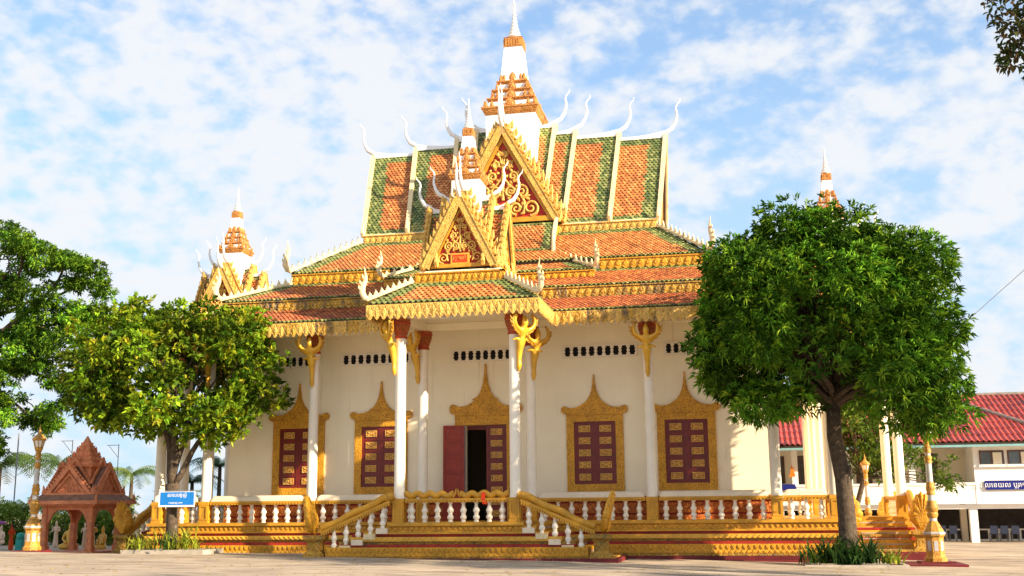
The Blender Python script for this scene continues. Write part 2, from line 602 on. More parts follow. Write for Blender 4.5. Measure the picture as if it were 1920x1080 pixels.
def leaf_outline(wd, h):
    return [(-wd * 0.42, 0), (-wd * 0.5, h * 0.35), (-wd * 0.36, h * 0.68), (0, h), (wd * 0.36, h * 0.68), (wd * 0.5, h * 0.35), (wd * 0.42, 0)]

# ------------------------------------------------------------------ ground
def sstep(a, b, x):
    t = max(0.0, min(1.0, (x - a) / (b - a)))
    return t * t * (3 - 2 * t)


def gz(u, v):
    z = (-0.02 * min(u, 22) if u > 0 else -0.012 * max(u, -26)) - 0.04
    z -= (0.30 if u < 0 else 0.0) * sstep(-2.6, 2.5, v) * sstep(-9, -14.5, u)
    z += 0.16 * sstep(0, 14, v) * sstep(12, 16, u)
    z += 0.012 * math.sin(u * 0.9 + v * 0.4) * sstep(60, 20, abs(u) + abs(v))
    return z


us = [-2500, -900, -300, -120, -70] + [-50 + i * 1.25 for i in range(81)] + [70, 120, 300, 900, 2500]
vs_ = [-200, -90, -60] + [-48 + i * 1.0 for i in range(90)] + [50, 70, 120, 300, 900, 3000]
gm = MB()
gm.v = [(u, v, gz(u, v)) for v in vs_ for u in us]
nu = len(us)
gm.f = [(j * nu + i, j * nu + i + 1, (j + 1) * nu + i + 1, (j + 1) * nu + i) for j in range(len(vs_) - 1) for i in range(nu - 1)]
gm.m = [0] * len(gm.f)
mat('ground', (0.44, 0.35, 0.26), 0.9, 0.18, 0.35,
    [((0.27, 0.21, 0.155), 0.9, 0.46, 0.66, (0.4, 1.8, 1)), ((0.22, 0.185, 0.14), 3.2, 0.58, 0.72, (0.6, 1.5, 1)), ((0.58, 0.50, 0.40), 9, 0.60, 0.72, None), ((0.15, 0.12, 0.095), 0.5, 0.54, 0.66, (0.35, 2.4, 1)), ((0.10, 0.085, 0.07), 1.6, 0.62, 0.68, (0.3, 2.0, 1)), ((0.2, 0.17, 0.13), 14, 0.6, 0.7, None)],
    [('noise', 3, 0.5, 0.05), ('noise', 45, 0.6, 0.012)])
gm.build('ground', 'ground', smooth=180, kind='structure')

# ------------------------------------------------------------------ temple
VC = 8.5                                                # the crossing of the temple
T = thing('temple', 'cream and gold temple with steep green and orange tiled roofs and a white spire', 'temple', (0, VC, 0))

# terrace: bands of a moulded plinth, one part each (offset from the column line, z range)
BANDS = [('terrace_floor', 'gold', 0.32, 1.10, 1.22), ('plinth_leaf_band', 'gold_carved', 0.22, 0.88, 1.097), ('plinth_moulding', 'gold', 0.30, 0.815, 0.877),
         ('plinth_red_band', 'red_band', 0.20, 0.715, 0.812), ('plinth_rope_band', 'gold_bright', 0.38, 0.56, 0.712), ('plinth_recess', 'gold_moss', 0.27, 0.455, 0.557),
         ('plinth_red_band', 'red_band', 0.34, 0.355, 0.452), ('plinth_leaf_band', 'gold_carved', 0.44, 0.02, 0.352), ('plinth_foot', 'gold_moss', 0.52, -0.06, 0.017),
         ('plinth_red_foot', 'kerb_red', 0.60, -0.20, -0.063), ('kerb_step', 'kerb_red', 0.95, -0.7, -0.203)]
PW = 2.42                                               # half width of a portico terrace
STEP0, STEPD, STEPH, NST = 2.45, 0.46, 0.2, 6


def band_boxes(b, o, z0, z1):
    b.box(-13.35 - o, 13.35 + o, -o, 17 + o, z0, z1)
    k = max(0, math.ceil((1.22 - z1) / STEPH - 0.01))
    e = STEP0 + STEPD * k if z1 < 1.21 else PW + 0.05
    if z0 < -0.2:
        e = 5.75
    b.box(-e - 0.02, e + 0.02, -3.12 - o, -o - 0.001, z0, z1)                    # front portico with its side stairs
    for s in (-1, 1):                                                            # side porticoes
        x0, x1 = sorted((s * (13.351 + o), s * (16.47 + o)))
        b.box(x0, x1, VC - e - 0.02, VC + e + 0.02, z0, z1)


for nm, m_, o_, z0, z1 in BANDS:
    b = MB()
    if o_ == 0.95:
        b.box(-13.35 - o_, 13.35 + o_, -0.85, 17.8, z0, z1)
        b.box(-5.85, 5.85, -3.12 - 0.8, -0.86, z0, -0.02)
        for s in (-1, 1):
            x0, x1 = sorted((s * 14.31, s * 17.3))
            b.box(x0, x1, VC - 6.1, VC + 6.1, z0, -0.1)
    else:
        band_boxes(b, o_, z0, z1)
    pl = b.build(nm, m_, T)
    # carved teeth and leaves on the bands that show them
    if 'leaf' in nm or 'rope' in nm:
        r = MB()
        hgt = (z1 - z0)

        def run(F, Lr):
            n_ = int(Lr / 0.2)
            for i in range(n_):
                a = (i + 0.5) * Lr / n_
                if 'rope' in nm:
                    r.prism([(a - 0.10, z0 + 0.02), (a - 0.02, z0 + 0.02), (a + 0.10, z1 - 0.02), (a + 0.02, z1 - 0.02)], F, 0, 0.03, 0, bev=0.15)
                else:
                    hh = hgt * 0.82 if hgt < 0.3 else hgt * 0.6
                    r.prism([(a - 0.085, z1 - 0.03), (a + 0.085, z1 - 0.03), (a + 0.06, z1 - hh * 0.6), (a, z1 - hh), (a - 0.06, z1 - hh * 0.6)], F, 0, 0.035, 0, bev=0.25)
                    if hgt > 0.3:
                        r.prism([(a + 0.02, z0 + 0.02), (a + 0.18, z0 + 0.02), (a + 0.1, z0 + 0.11)], F, 0, 0.03, 0, bev=0.2)
        k = max(0, math.ceil((1.22 - z1) / STEPH - 0.01))
        e = STEP0 + STEPD * k
        for s in (-1, 1):
            run(lambda a, z, d, s=s: (s * (PW + 0.3 + a), -o_ - d, z), 13.35 + o_ - PW - 0.3)
        run(lambda a, z, d: (-e + a, -3.12 - o_ - d, z), 2 * e)
        run(lambda a, z, d: (13.35 + o_ + d, a - o_, z), 3.2)
        run(lambda a, z, d: (-13.35 - o_ - d, a - o_, z), 3.2)
        r.build('carved_leaves', {'rope': 'gold_bright'}.get('rope' if 'rope' in nm else '', 'gold'), pl, kind='stuff')


def stairs(F, s):
    """flight running out along local +x from the portico terrace edge; s mirrors it in y"""
    for k in range(1, NST + 1):
        top = 1.22 - STEPH * k
        x1 = STEP0 + STEPD * k
        b = MB()
        b.box(STEP0 - 0.1, x1, -1.32, 1.32, max(top - STEPH, -0.6) + 0.002, top - 0.045, 0, F)
        b.box(STEP0 - 0.1, x1 + 0.03, -1.32, 1.32, top - 0.045, top + 0.003 * (k % 2), 1, F)
        b.build('stair_step', ['gold_moss', 'concrete'], T)


FS = [(frame(0, -1.72, 0), 'r'), (frame(0, -1.72, math.pi), 'l')]
for F, q in FS:
    stairs(F, 1)
for sx in (-1, 1):
    for th in (-math.pi / 2, math.pi / 2):
        stairs(frame(sx * 15.05, VC, th), 1)
# side wall of the visible front flights, stepped with the bands, is the band ends themselves

# ---- balusters, posts, rails
bal = MB().lathe([(0.075, 0), (0.075, 0.05), (0.055, 0.07), (0.10, 0.14), (0.098, 0.2), (0.055, 0.27), (0.08, 0.29), (0.06, 0.31), (0.105, 0.39), (0.095, 0.45), (0.05, 0.53), (0.07, 0.55), (0.05, 0.58), (0.045, 0.64), (0.075, 0.66), (0.075, 0.70)], 10).mesh('baluster', 'white_paint', 40)
post_b = MB()
post_b.box(-0.21, 0.21, -0.21, 0.21, 0, 0.10).box(-0.18, 0.18, -0.18, 0.18, 0.10, 0.70).box(-0.22, 0.22, -0.22, 0.22, 0.70, 0.845)
for s, ax in ((-1, 1), (1, 1), (-1, 0), (1, 0)):        # raised borders round a sunk panel on each face
    for a0, a1, z0, z1 in ((-0.175, -0.115, 0.11, 0.69), (0.115, 0.175, 0.11, 0.69), (-0.114, 0.114, 0.11, 0.17), (-0.114, 0.114, 0.63, 0.69)):
        if ax:
            y0, y1 = sorted((s * 0.18, s * 0.215))
            post_b.box(a0, a1, y0, y1, z0, z1)
        else:
            y0, y1 = sorted((s * 0.18, s * 0.214))
            post_b.box(y0, y1, a0, a1, z0, z1)
post_m = post_b.mesh('balustrade_post', 'gold')
ZB = 1.222


def balustrade(p0, p1, coping=True, stop=0.24):
    """one bay of railing from post centre p0 to p1"""
    a, b_ = Vector((*p0, 0)), Vector((*p1, 0))
    d = b_ - a
    Ln = d.length
    d.normalize()
    th = math.atan2(d.y, d.x)
    F = frame(a.x, a.y, th)
    m = MB()
    m.box(stop, Ln - stop, -0.13, 0.13, ZB + 0.70, ZB + 0.76, 0, F).box(stop, Ln - stop, -0.17, 0.17, ZB + 0.762, ZB + 0.84, 0, F)
    n_ = int((Ln - 2 * stop) / 0.13)
    for i in range(n_):
        x = stop + (i + 0.5) * (Ln - 2 * stop) / n_
        for s in (-1, 1):
            m.box(x - 0.04, x + 0.04, s * 0.165 - 0.015, s * 0.165 + 0.015, ZB + 0.70, ZB + 0.755, 0, F)
    rail = m.build('balustrade_rail', 'gold', T)
    if coping:
        c = MB()
        n = 8
        secs = []
        for x, sc_ in ((stop + 0.06, 0.55), (stop + 0.10, 0.85), (stop + 0.18, 1), (Ln - stop - 0.18, 1), (Ln - stop - 0.10, 0.85), (Ln - stop - 0.06, 0.55)):
            secs.append([F(x, 0.15 * math.cos(math.pi * k / n), ZB + 0.842 + 0.22 * sc_ * (math.sin(math.pi * k / n) ** 0.6)) for k in range(n + 1)])
        vs = [p for s_ in secs for p in s_]
        fs = [(i * (n + 1) + k, (i + 1) * (n + 1) + k, (i + 1) * (n + 1) + k + 1, i * (n + 1) + k + 1) for i in range(5) for k in range(n)]
        fs += [tuple(range(n + 1)), tuple(range(5 * (n + 1), 6 * (n + 1)))[::-1]]
        c.add(vs, fs).build('white_coping', 'coping', rail, smooth=50)
    nb = max(1, int(round((Ln - 2 * stop) / 0.5)))
    for i in range(nb):
        x = stop + (i + 0.5) * (Ln - 2 * stop) / nb
        O('baluster', bal, rail, loc=F(x, 0, ZB), rz=rnd.random(), scale=(1.15, 1.15, 1.0))
    return rail


CP, CQ, CR, CS = 2.17, 6.75, 11.28, 13.35
mat('capital_ring', (0.40, 0.05, 0.02), 0.55, 0.15)
shaft = MB().lathe([(0.215, 0.842), (0.215, 0.92), (0.20, 0.95), (0.192, 6.70)], 20).mesh('column', 'white_paint', 40)
cap_b = MB().lathe([(0.205, 6.70), (0.235, 6.72), (0.235, 6.79), (0.215, 6.80), (0.225, 6.88), (0.25, 6.885), (0.25, 6.93), (0.235, 6.94), (0.26, 7.05), (0.30, 7.18), (0.34, 7.26), (0.36, 7.27), (0.36, 7.33), (0.33, 7.34), (0.345, 7.40), (0.345, 7.44)], 20)
for k, f in enumerate(cap_b.f):
    i = k // 20
    if i in (1, 5, 6, 10, 11):
        cap_b.m[k] = 1
# petals round the bell of the capital
for k in range(14):
    t = 2 * math.pi * k / 14
    e = (math.cos(t), math.sin(t))
    cap_b.prism([(-0.045, 6.95), (0.045, 6.95), (0.06, 7.12), (0, 7.24), (-0.06, 7.12)], lambda a, z, d, e=e: (e[0] * (0.235 + (z - 6.95) * 0.33 + d) - e[1] * a, e[1] * (0.235 + (z - 6.95) * 0.33 + d) + e[0] * a, z), 0, 0.025, 0, bev=0.3)
cap_m = cap_b.mesh('capital', ['terracotta', 'capital_ring'], 40)

# bracket figure: a winged figure with raised arms, tail against the shaft; faces local -y
J = {'hip': ((0, -0.37, 7.50), 0.15), 'tail1': ((0, -0.32, 7.28), 0.135), 'tail2': ((0, -0.28, 7.03), 0.115), 'tail3': ((0, -0.27, 6.80), 0.085), 'flare': ((0, -0.28, 6.66), 0.12), 'tip': ((0, -0.25, 6.42), 0.03),
     'waist': ((0, -0.45, 7.66), 0.115), 'chest': ((0, -0.55, 7.86), 0.16), 'neck': ((0, -0.60, 8.02), 0.065), 'head': ((0, -0.66, 8.15), 0.15), 'crown': ((0, -0.63, 8.31), 0.085), 'peak': ((0, -0.61, 8.44), 0.03)}
E_ = [('hip', 'tail1'), ('tail1', 'tail2'), ('tail2', 'tail3'), ('tail3', 'flare'), ('flare', 'tip'), ('hip', 'waist'), ('waist', 'chest'), ('chest', 'neck'), ('neck', 'head'), ('head', 'crown'), ('crown', 'peak')]
for s, n in ((-1, 'l'), (1, 'r')):
    J.update({n + 'sh': ((s * 0.19, -0.57, 7.90), 0.085), n + 'el': ((s * 0.40, -0.62, 8.02), 0.072), n + 'fo': ((s * 0.47, -0.64, 8.24), 0.060), n + 'ha': ((s * 0.41, -0.66, 8.46), 0.068),
              n + 'w1': ((s * 0.20, -0.42, 7.60), 0.055), n + 'w2': ((s * 0.36, -0.35, 7.54), 0.025)})
    E_ += [('chest', n + 'sh'), (n + 'sh', n + 'el'), (n + 'el', n + 'fo'), (n + 'fo', n + 'ha'), ('hip', n + 'w1'), (n + 'w1', n + 'w2')]
fig_m = skin('bracket_figure', {k: ((p[0][0], p[0][1], p[0][2] - 1.222 + 0.12), p[1]) for k, p in J.items()}, E_, 'statue_gold', 1)


wb = MB()
for s in (-1, 1):                                       # curled wings framing the head
    F_ = lambda a, z, d, s=s: (s * a, -0.52 + d - (z - 7.0) * 0.10, z - 1.222 + 0.12)
    pts = []
    for i in range(13):
        t = i / 12
        pts.append(F_(0.16 + 0.34 * math.sin(t * 2.6), 7.72 + 0.80 * t, 0.05))
    wb.tube(pts, [0.03 + 0.05 * math.sin(math.pi * i / 12) for i in range(13)], 6)
    for i in range(4):
        p = pts[2 + i * 2]
        wb.tube([p, (p[0] + s * 0.10, p[1], p[2] + 0.02), (p[0] + s * 0.15, p[1], p[2] + 0.12)], [0.045, 0.04, 0.008], 5)
wing_m = wb.mesh('bracket_wings', 'gold_carved', 50)


def column(u, v, face=None, post=True, lead=None):
    if post:
        O('balustrade_post', post_m, T, loc=(u, v, ZB))
    c = O('column', shaft, T, loc=(u, v, ZB))
    O('capital', cap_m, c, loc=(u, v, ZB))
    if face is not None:
        O('bracket_figure', fig_m, c, loc=(u, v, ZB), rz=face, scale=1.0)
        O('bracket_wings', wing_m, c, loc=(u, v, ZB), rz=face)


for s in (-1, 1):
    column(s * CP, 0, s * R(40))
    column(s * CQ, 0, 0)
    column(s * CR, 0, 0)
    column(s * CS, 0, s * R(45))
    column(s * 2.15, -3.09, s * R(50))
    for v in (2.05, 6.35, 10.65, 14.95):
        column(s * CS, v, s * R(90))
    for v in (6.35, 10.65):
        column(s * 16.44, v, s * R(90 + (45 if v > VC else -45)))
    for u in (2.17, 6.75, 11.28, 13.35):
        column(s * u, 17, math.pi)
for s in (-1, 1):
    for a, b_ in ((CP, CQ), (CQ, CR), (CR, CS)):
        balustrade((s * a, 0), (s * b_, 0)) if s > 0 else balustrade((-b_, 0), (-a, 0))
        balustrade((s * a, 17), (s * b_, 17), stop=0.24)
    for a, b_ in ((0, 2.05), (2.05, 6.35), (10.65, 14.95), (14.95, 17)):
        balustrade((s * CS, a), (s * CS, b_))
    balustrade((s * 16.44, 6.35), (s * 16.44, 10.65), coping=False)
balustrade((-2.15, -3.09), (2.15, -3.09), coping=False)


# naga bodies: two wavy bodies on the portico rail meeting tail to tail, rails of the flights and hooded heads
def naga_rail(pts, name='naga_rail', wave=0.0, r=0.13):
    b = MB()
    P = [Vector(p) for p in pts]
    n = 40
    path, rad = [], []
    for i in range(n + 1):
        t = i / n * (len(P) - 1)
        k = min(int(t), len(P) - 2)
        q = P[k].lerp(P[k + 1], t - k)
        w_ = wave * (0.5 + 0.5 * math.cos(i / n * math.pi * 8))
        path.append(q + Vector((0, 0, w_)))
        rad.append(r)
    b.tube(path, rad, 8)
    return b, path


for s in (-1, 1):
    b, pth = naga_rail([(s * 1.93, -3.09, ZB + 0.92), (s * 1.0, -3.09, ZB + 0.92), (s * 0.12, -3.09, ZB + 0.90)], wave=0.10, r=0.115)
    b.tube([(s * 0.16, -3.09, ZB + 0.92), (s * 0.05, -3.09, ZB + 1.02), (s * 0.03, -3.09, ZB + 1.18)], [0.10, 0.05, 0.012], 6)
    b.build('naga_body', 'gold', T, smooth=60)


def hood_mesh():
    """hooded naga: a pointed fan of seven heads on a plinth, facing local +x"""
    b = MB()
    nA, nR = 44, 5
    vs, fs = [], []
    for side in (0, 1):
        for j in range(nR + 1):
            r = j / nR
            for i in range(nA):
                t = 2 * math.pi * i / nA
                cy, cz = math.sin(t), math.cos(t)
                wy = 0.52 * (1 - 0.22 * cz if cz > 0 else 1 + 0.30 * cz)
                hz = 0.92 if cz > 0 else 0.55
                ser = 1 + 0.055 * math.cos(t * 13) * (1 if cz > -0.3 else 0)
                y = cy * wy * r * ser
                z = 0.62 + cz * hz * r * ser
                lean = 0.34 * (z / 1.5) ** 1.6
                if side == 0:
                    x = 0.10 + 0.07 * (1 - r * r) + 0.03 * math.cos(t * 13) * r * (1 if cz > -0.3 else 0) - (0.10 if j == nR else 0)
                else:
                    x = -0.07 - 0.03 * (1 - r * r)
                vs.append((x + lean, y, z))
    n1 = (nR + 1) * nA
    for sd in (0, n1):
        for j in range(nR):
            for i in range(nA):
                i2 = (i + 1) % nA
                fs.append((sd + j * nA + i, sd + j * nA + i2, sd + (j + 1) * nA + i2, sd + (j + 1) * nA + i))
    for i in range(nA):
        i2 = (i + 1) % nA
        fs.append((nR * nA + i, nR * nA + i2, n1 + nR * nA + i2, n1 + nR * nA + i))
    b.add(vs, fs)
    for k in range(-3, 4):                               # seven necks and heads
        a = k * 0.36
        p1 = (0.22 - 0.02 * abs(k), math.sin(a) * 0.34, 0.55 + math.cos(a) * 0.52)
        b.tube([(0.12, math.sin(a) * 0.05, 0.12), (0.20, math.sin(a) * 0.2, 0.4), p1, (p1[0] + 0.08, p1[1] * 1.02, p1[2] + 0.03)], [0.06, 0.07, 0.065, 0.03], 6)
    return b.mesh('naga_hood', 'gold_carved', 50)


hood_m = hood_mesh()
ped_m = MB().frustum(0, 0, -0.1, 0.12, 0.40, 0.38).frustum(0, 0, 0.12, 0.2, 0.34, 0.27).frustum(0, 0, 0.2, 0.52, 0.25, 0.25).frustum(0, 0, 0.52, 0.62, 0.27, 0.36).box(-0.38, 0.38, -0.38, 0.38, 0.62, 0.75).mesh('naga_pedestal', 'gold_moss')


def naga_flight(F, yv, zg, th):
    """rail along local x at y = yv from the portico post down to the hooded head"""
    zt, zb_ = ZB + 0.86, zg + 0.98
    x0, x1 = 2.3, 5.0
    body, path = naga_rail([F(x0, yv, zt + 0.05), F(x0 + 0.3, yv, zt - 0.02), F(x1, yv, zb_)], wave=0.06, r=0.13)
    n_ = 30
    for i in range(n_):                                 # dentils under the sloping body
        t = (i + 0.5) / n_
        x, z = x0 + 0.1 + (x1 - x0 - 0.1) * t, zt - 0.15 + (zb_ - zt) * t
        body.box(x - 0.03, x + 0.03, yv - 0.12, yv + 0.12, z - 0.10, z - 0.02, 0, F)
    body.prism([(x0 + 0.1, zt - 0.06), (x1, zb_ - 0.06), (x1, zb_ - 0.17), (x0 + 0.1, zt - 0.17)], lambda a, z, d: F(a, yv + d, z), -0.10, 0.10)
    nr_ = body.build('naga_rail', 'gold', T, smooth=50)
    for k in range(1, NST):                             # a baluster stands on each step
        x = STEP0 + STEPD * (k - 0.5)
        zs = 1.222 - STEPH * k
        ztop = zt - 0.17 + (zb_ - zt) * (x - x0) / (x1 - x0)
        O('baluster', bal, nr_, loc=F(x, yv, zs), scale=(1.1, 1.1, max(0.5, (ztop - zs) / 0.70)))
        MB().box(x - 0.21, x + 0.21, yv - 0.17, yv + 0.17, zs - 0.19, zs - 0.001, 0, F).build('stair_block', 'coping' if k % 2 else 'cream_trim', nr_)
    pd = O('naga_pedestal', ped_m, T, loc=F(5.22, yv, zg), rz=th, scale=(0.95, 0.95, 1.05))
    O('naga_hood', hood_m, pd, loc=F(5.30, yv, zg + 0.76), rz=th, scale=(1.0, 0.92, 0.95))


for F, th in ((frame(0, -3.09, 0), 0), (frame(0, -3.09, math.pi), math.pi)):
    naga_flight(F, -0.28 if th == 0 else 0.28, 0.0, th)
for sx in (-1, 1):
    for th in (-math.pi / 2, math.pi / 2):
        F = frame(sx * 16.44, VC, th)
        q = 1 if (sx > 0) == (th < 0) else -1
        naga_flight(F, 0.28 * q, -0.08, th)
        naga_flight(F, -2.35 * q, -0.08, th)

# red cloth tied over the portico rail
mC = MB()
ys = [(-0.16, 0.62), (-0.20, 0.80), (-0.17, 1.00), (-0.05, 1.075), (0.08, 1.07), (0.17, 0.98), (0.19, 0.84)]
for i, (y, z) in enumerate(ys):
    for j in range(4):
        mC.v.append((0.93 + j * 0.055 + 0.02 * math.sin(i * 1.3 + j) + (0.05 if i == 0 else 0), -3.09 + y + 0.012 * (j % 2), ZB + z))
mC.f = [(i * 4 + j, i * 4 + j + 1, (i + 1) * 4 + j + 1, (i + 1) * 4 + j) for i in range(len(ys) - 1) for j in range(3)]
mC.m = [0] * len(mC.f)
mC.build('cloth', 'cloth_red', None, smooth=180, label='bright red cloth hung over the portico rail', cat='cloth')

# ---- walls of the hall, with the door opening
WV, WU = 1.70, 11.15
DW, DZ = 0.86, 5.02
b = MB()
b.box(-WU, -DW, WV, WV + 0.3, 2.12, 8.95).box(DW, WU, WV, WV + 0.3, 2.12, 8.95).box(-DW, DW, WV, WV + 0.3, DZ, 8.95)
b.box(-WU, WU, 17 - WV - 0.3, 17 - WV, 1.2, 8.95)
for s in (-1, 1):
    x0, x1 = sorted((s * WU, s * (WU - 0.3)))
    b.box(x0, x1, WV + 0.301, 17 - WV - 0.301, 1.2, 8.95)
wall = b.build('wall', 'stucco', T)
b = MB()
for s in (-1, 1):
    for z0, z1, o, mi in ((1.221, 1.40, 0.10, 0), (1.401, 1.47, 0.05, 1), (1.471, 1.86, 0.09, 0), (1.861, 1.93, 0.05, 1), (1.931, 2.119, 0.12, 0)):
        x0, x1 = sorted((s * (DW + 0.25), s * (WU + o)))
        b.box(x0, x1, WV - o, WV + 0.1, z0, z1, mi)
b.build('wall_plinth', ['orange_carved', 'red_band'], T)
MB().box(-WU + 0.31, WU - 0.31, WV + 0.31, 16.9 - WV, 1.2, 1.225).build('hall_floor', 'floor_red', T)
b = MB()
b.box(-13.35, 13.35, -0.16, 0.16, 8.66, 8.95)
b.box(-13.35, 13.35, 16.84, 17.16, 8.66, 8.95)
for s in (-1, 1):
    x0, x1 = sorted((s * 13.19, s * 13.51))
    b.box(x0, x1, 0.161, 16.839, 8.66, 8.95)
    x0, x1 = sorted((s * 2.0, s * 2.3))
    b.box(x0, x1, -3.25, -0.161, 8.665, 8.955)
b.box(-1.999, 1.999, -3.25, -2.95, 8.665, 8.955)
b.build('eaves_beam', 'stucco', T)
b = MB().box(-14.15, 14.15, -0.8, 17.8, 8.96, 9.03)
b.box(-3.1, 3.1, -3.8, -0.801, 8.962, 9.028)
for s in (-1, 1):
    x0, x1 = sorted((s * 14.151, s * 17.2))
    b.box(x0, x1, VC - 3.1, VC + 3.1, 8.962, 9.028)
b.build('soffit', 'stucco', T)
MB().box(-0.62, 0.0, -3.3, -3.18, 8.60, 8.66).build('tube_lamp', 'sign_white', T)

# openwork vent strips under the eaves
def vent(u0, u1, z0=7.62, z1=8.12):
    n = max(1, int(round((u1 - u0 - 0.1) / 0.31)))
    p = (u1 - u0 - 0.1) / n
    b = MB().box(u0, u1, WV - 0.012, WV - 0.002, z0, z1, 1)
    y0, y1 = WV - 0.07, WV - 0.013
    b.box(u0, u1, y0, y1, z1 - 0.06, z1).box(u0, u1, y0, y1, z0, z0 + 0.06)
    zz_ = [0, .10, .17, .2, .34, .47, .5, .53, .66, .80, .83, .90, 1.0]
    ww = [.26, .20, .26, .18, .11, .21, .16, .21, .11, .18, .26, .20, .26]
    hh = z1 - z0 - 0.122
    for i in range(n + 1):
        c = u0 + 0.05 + i * p
        k0 = -1 if i > 0 else 0
        k1 = 1 if i < n else 0
        left = [(c + k0 * p * w_ if k0 else c - 0.05, z0 + 0.061 + z_ * hh) for z_, w_ in zip(zz_, ww)]
        right = [(c + k1 * p * w_ if k1 else c + 0.05, z0 + 0.061 + z_ * hh) for z_, w_ in zip(zz_, ww)]
        b.prism(left + right[::-1], lambda a, z, d: (a, d, z), y1, y0)
    b.build('vent_strip', ['white_paint', 'dark'], T)


for u0, u1 in ((-1.45, 1.45), (3.18, 6.22), (7.25, 10.3)):
    vent(u0, u1)
    if u0 > 0:
        vent(-u1, -u0)

# windows and door
HALF = [(0.022, 0.0), (0.03, 0.22), (0.055, 0.42), (0.10, 0.68), (0.19, 0.92), (0.32, 1.12), (0.50, 1.27), (0.72, 1.37), (0.98, 1.40), (1.13, 1.33), (1.24, 1.31), (1.32, 1.38), (1.33, 1.50), (1.27, 1.62), (1.20, 1.60), (1.15, 1.66)]


def surround(name, cu, ztop, hw, zr0, zr1, wdt, sill):
    """carved frame round an opening hw wide from zr0 to zr1 under an ogee crest"""
    k = (hw + wdt) / 1.13
    b = MB()
    y0, y1 = WV - 0.11, WV - 0.003
    b.box(cu - hw - wdt, cu - hw, y0, y1, zr0 - sill, zr1 + wdt).box(cu + hw, cu + hw + wdt, y0, y1, zr0 - sill, zr1 + wdt)
    b.box(cu - hw, cu + hw, y0, y1, zr1, zr1 + wdt)
    if sill:
        b.box(cu - hw, cu + hw, y0, y1, zr0 - sill, zr0)
    sc_ = (ztop - (zr1 + wdt)) / 1.66
    out = [(cu + a * k, ztop - z * sc_) for a, z in HALF]
    out = [(2 * cu - a, z) for a, z in out[::-1]] + out
    b.prism(out[::-1], lambda a, z, d: (a, d, z), y1 + 0.0005, y0 - 0.03)
    zb_ = zr1 + wdt
    b.box(cu - (hw + wdt) * 0.99, cu + (hw + wdt) * 0.99, y0 - 0.05, y0 - 0.0305, zb_ - 0.03, zb_ + 0.04)
    in_ = [(cu + a * k * 0.72, ztop - 0.25 - z * sc_ * 0.72) for a, z in HALF[1:8]]
    in_ = [(2 * cu - a, z) for a, z in in_[::-1]] + in_
    b.prism(in_[::-1], lambda a, z, d: (a, d, z), y0 - 0.0305, y0 - 0.055)
    return b.build(name, 'gold_carved', T)


plq = MB()
plq.box(-0.235, 0.235, -0.03, 0, -0.13, 0.13, 1)
for a in ((-0.235, 0.235, 0.105, 0.13), (-0.235, 0.235, -0.13, -0.105), (-0.235, -0.21, -0.104, 0.104), (0.21, 0.235, -0.104, 0.104)):
    plq.box(a[0], a[1], -0.042, -0.03, a[2], a[3], 0)
for s in (-1, 1):
    for q in (-1, 1):
        plq.prism([(s * 0.02, 0), (s * 0.10, q * 0.085), (s * 0.19, q * 0.09), (s * 0.13, q * 0.02)], lambda a, z, d: (a, d, z), -0.03, -0.05, 0, bev=0.2)
plq.prism([(-0.05, 0), (0, 0.06), (0.05, 0), (0, -0.06)], lambda a, z, d: (a, d, z), -0.03, -0.052, 0, bev=0.3)
mat('plaque_ground', (0.44, 0.19, 0.04), 0.55, 0.15)
plq_m = plq.mesh('gilt_plaque', ['gold_pale', 'plaque_ground'])


def leaf_mesh(wd, h, m, rows=5):
    """door or shutter leaf with sunk panels, hinged at x = 0, opening face -y"""
    b = MB().box(0.004, wd - 0.004, 0.0, 0.045, 0, h)
    fr = 0.085
    b.box(0.004, fr, -0.022, -0.0005, 0, h).box(wd - fr, wd - 0.004, -0.022, -0.0005, 0, h)
    ph = (h - fr) / rows
    for i in range(rows + 1):
        b.box(fr, wd - fr, -0.0215, -0.0005, i * ph, i * ph + fr)
    return b.mesh('shutter', m)


sh_m = leaf_mesh(0.83, 2.45, 'shutter_red')
for cu in (-8.02, -4.43, 4.43, 8.02):
    fr_ = surround('window_frame', cu, 6.92, 0.83, 2.60, 5.05, 0.30, 0.28)
    for s in (0, 1):
        O('shutter', sh_m, fr_, loc=(cu - 0.83 + s * 0.83, WV - 0.035, 2.60))
        for i in range(5):
            O('gilt_plaque', plq_m, fr_, loc=(cu - 0.415 + s * 0.83, WV - 0.040, 2.60 + 0.085 + 0.473 * i + 0.19), scale=(0.98, 1, 1))
df = surround('door_frame', 0, 7.50, DW, 1.225, DZ, 0.42, 0.0)
dl_m = leaf_mesh(0.86, 3.78, 'shutter_red', 8)
O('door_leaf', dl_m, T, loc=(0.0, WV + 0.02, 1.228))
for i in range(8):
    O('gilt_plaque', plq_m, df, loc=(0.43, WV + 0.015, 1.228 + 0.085 + 0.4619 * i + 0.19), scale=(1.0, 1, 0.95))
dl2 = MB().box(0.0, 0.86, -0.02, 0.02, 0, 3.78)
for i in range(6):
    dl2.box(0.12, 0.74, 0.0205, 0.034, 0.15 + i * 0.615, 0.15 + i * 0.615 + 0.40).box(0.09, 0.77, 0.0203, 0.052, 0.02 + i * 0.615, 0.08 + i * 0.615)
dl2.box(0.0, 0.0895, 0.0203, 0.053, 0, 3.78).box(0.7705, 0.86, 0.0203, 0.053, 0, 3.78).box(0.09, 0.77, 0.0203, 0.052, 3.70, 3.78)
dl2.box(-0.012, -0.001, -0.03, 0.03, 0, 3.78, 1)
O('door_leaf', dl2.mesh('door_leaf', ['door_red', 'blue_edge']), T, loc=(-DW - 0.01, WV - 0.16, 1.228), rz=R(180 + 8), label='open left door leaf with plain red panels')
MB().box(-DW, DW, WV + 0.301, WV + 0.34, 4.85, 5.02).build('door_head', 'shutter_red', T)

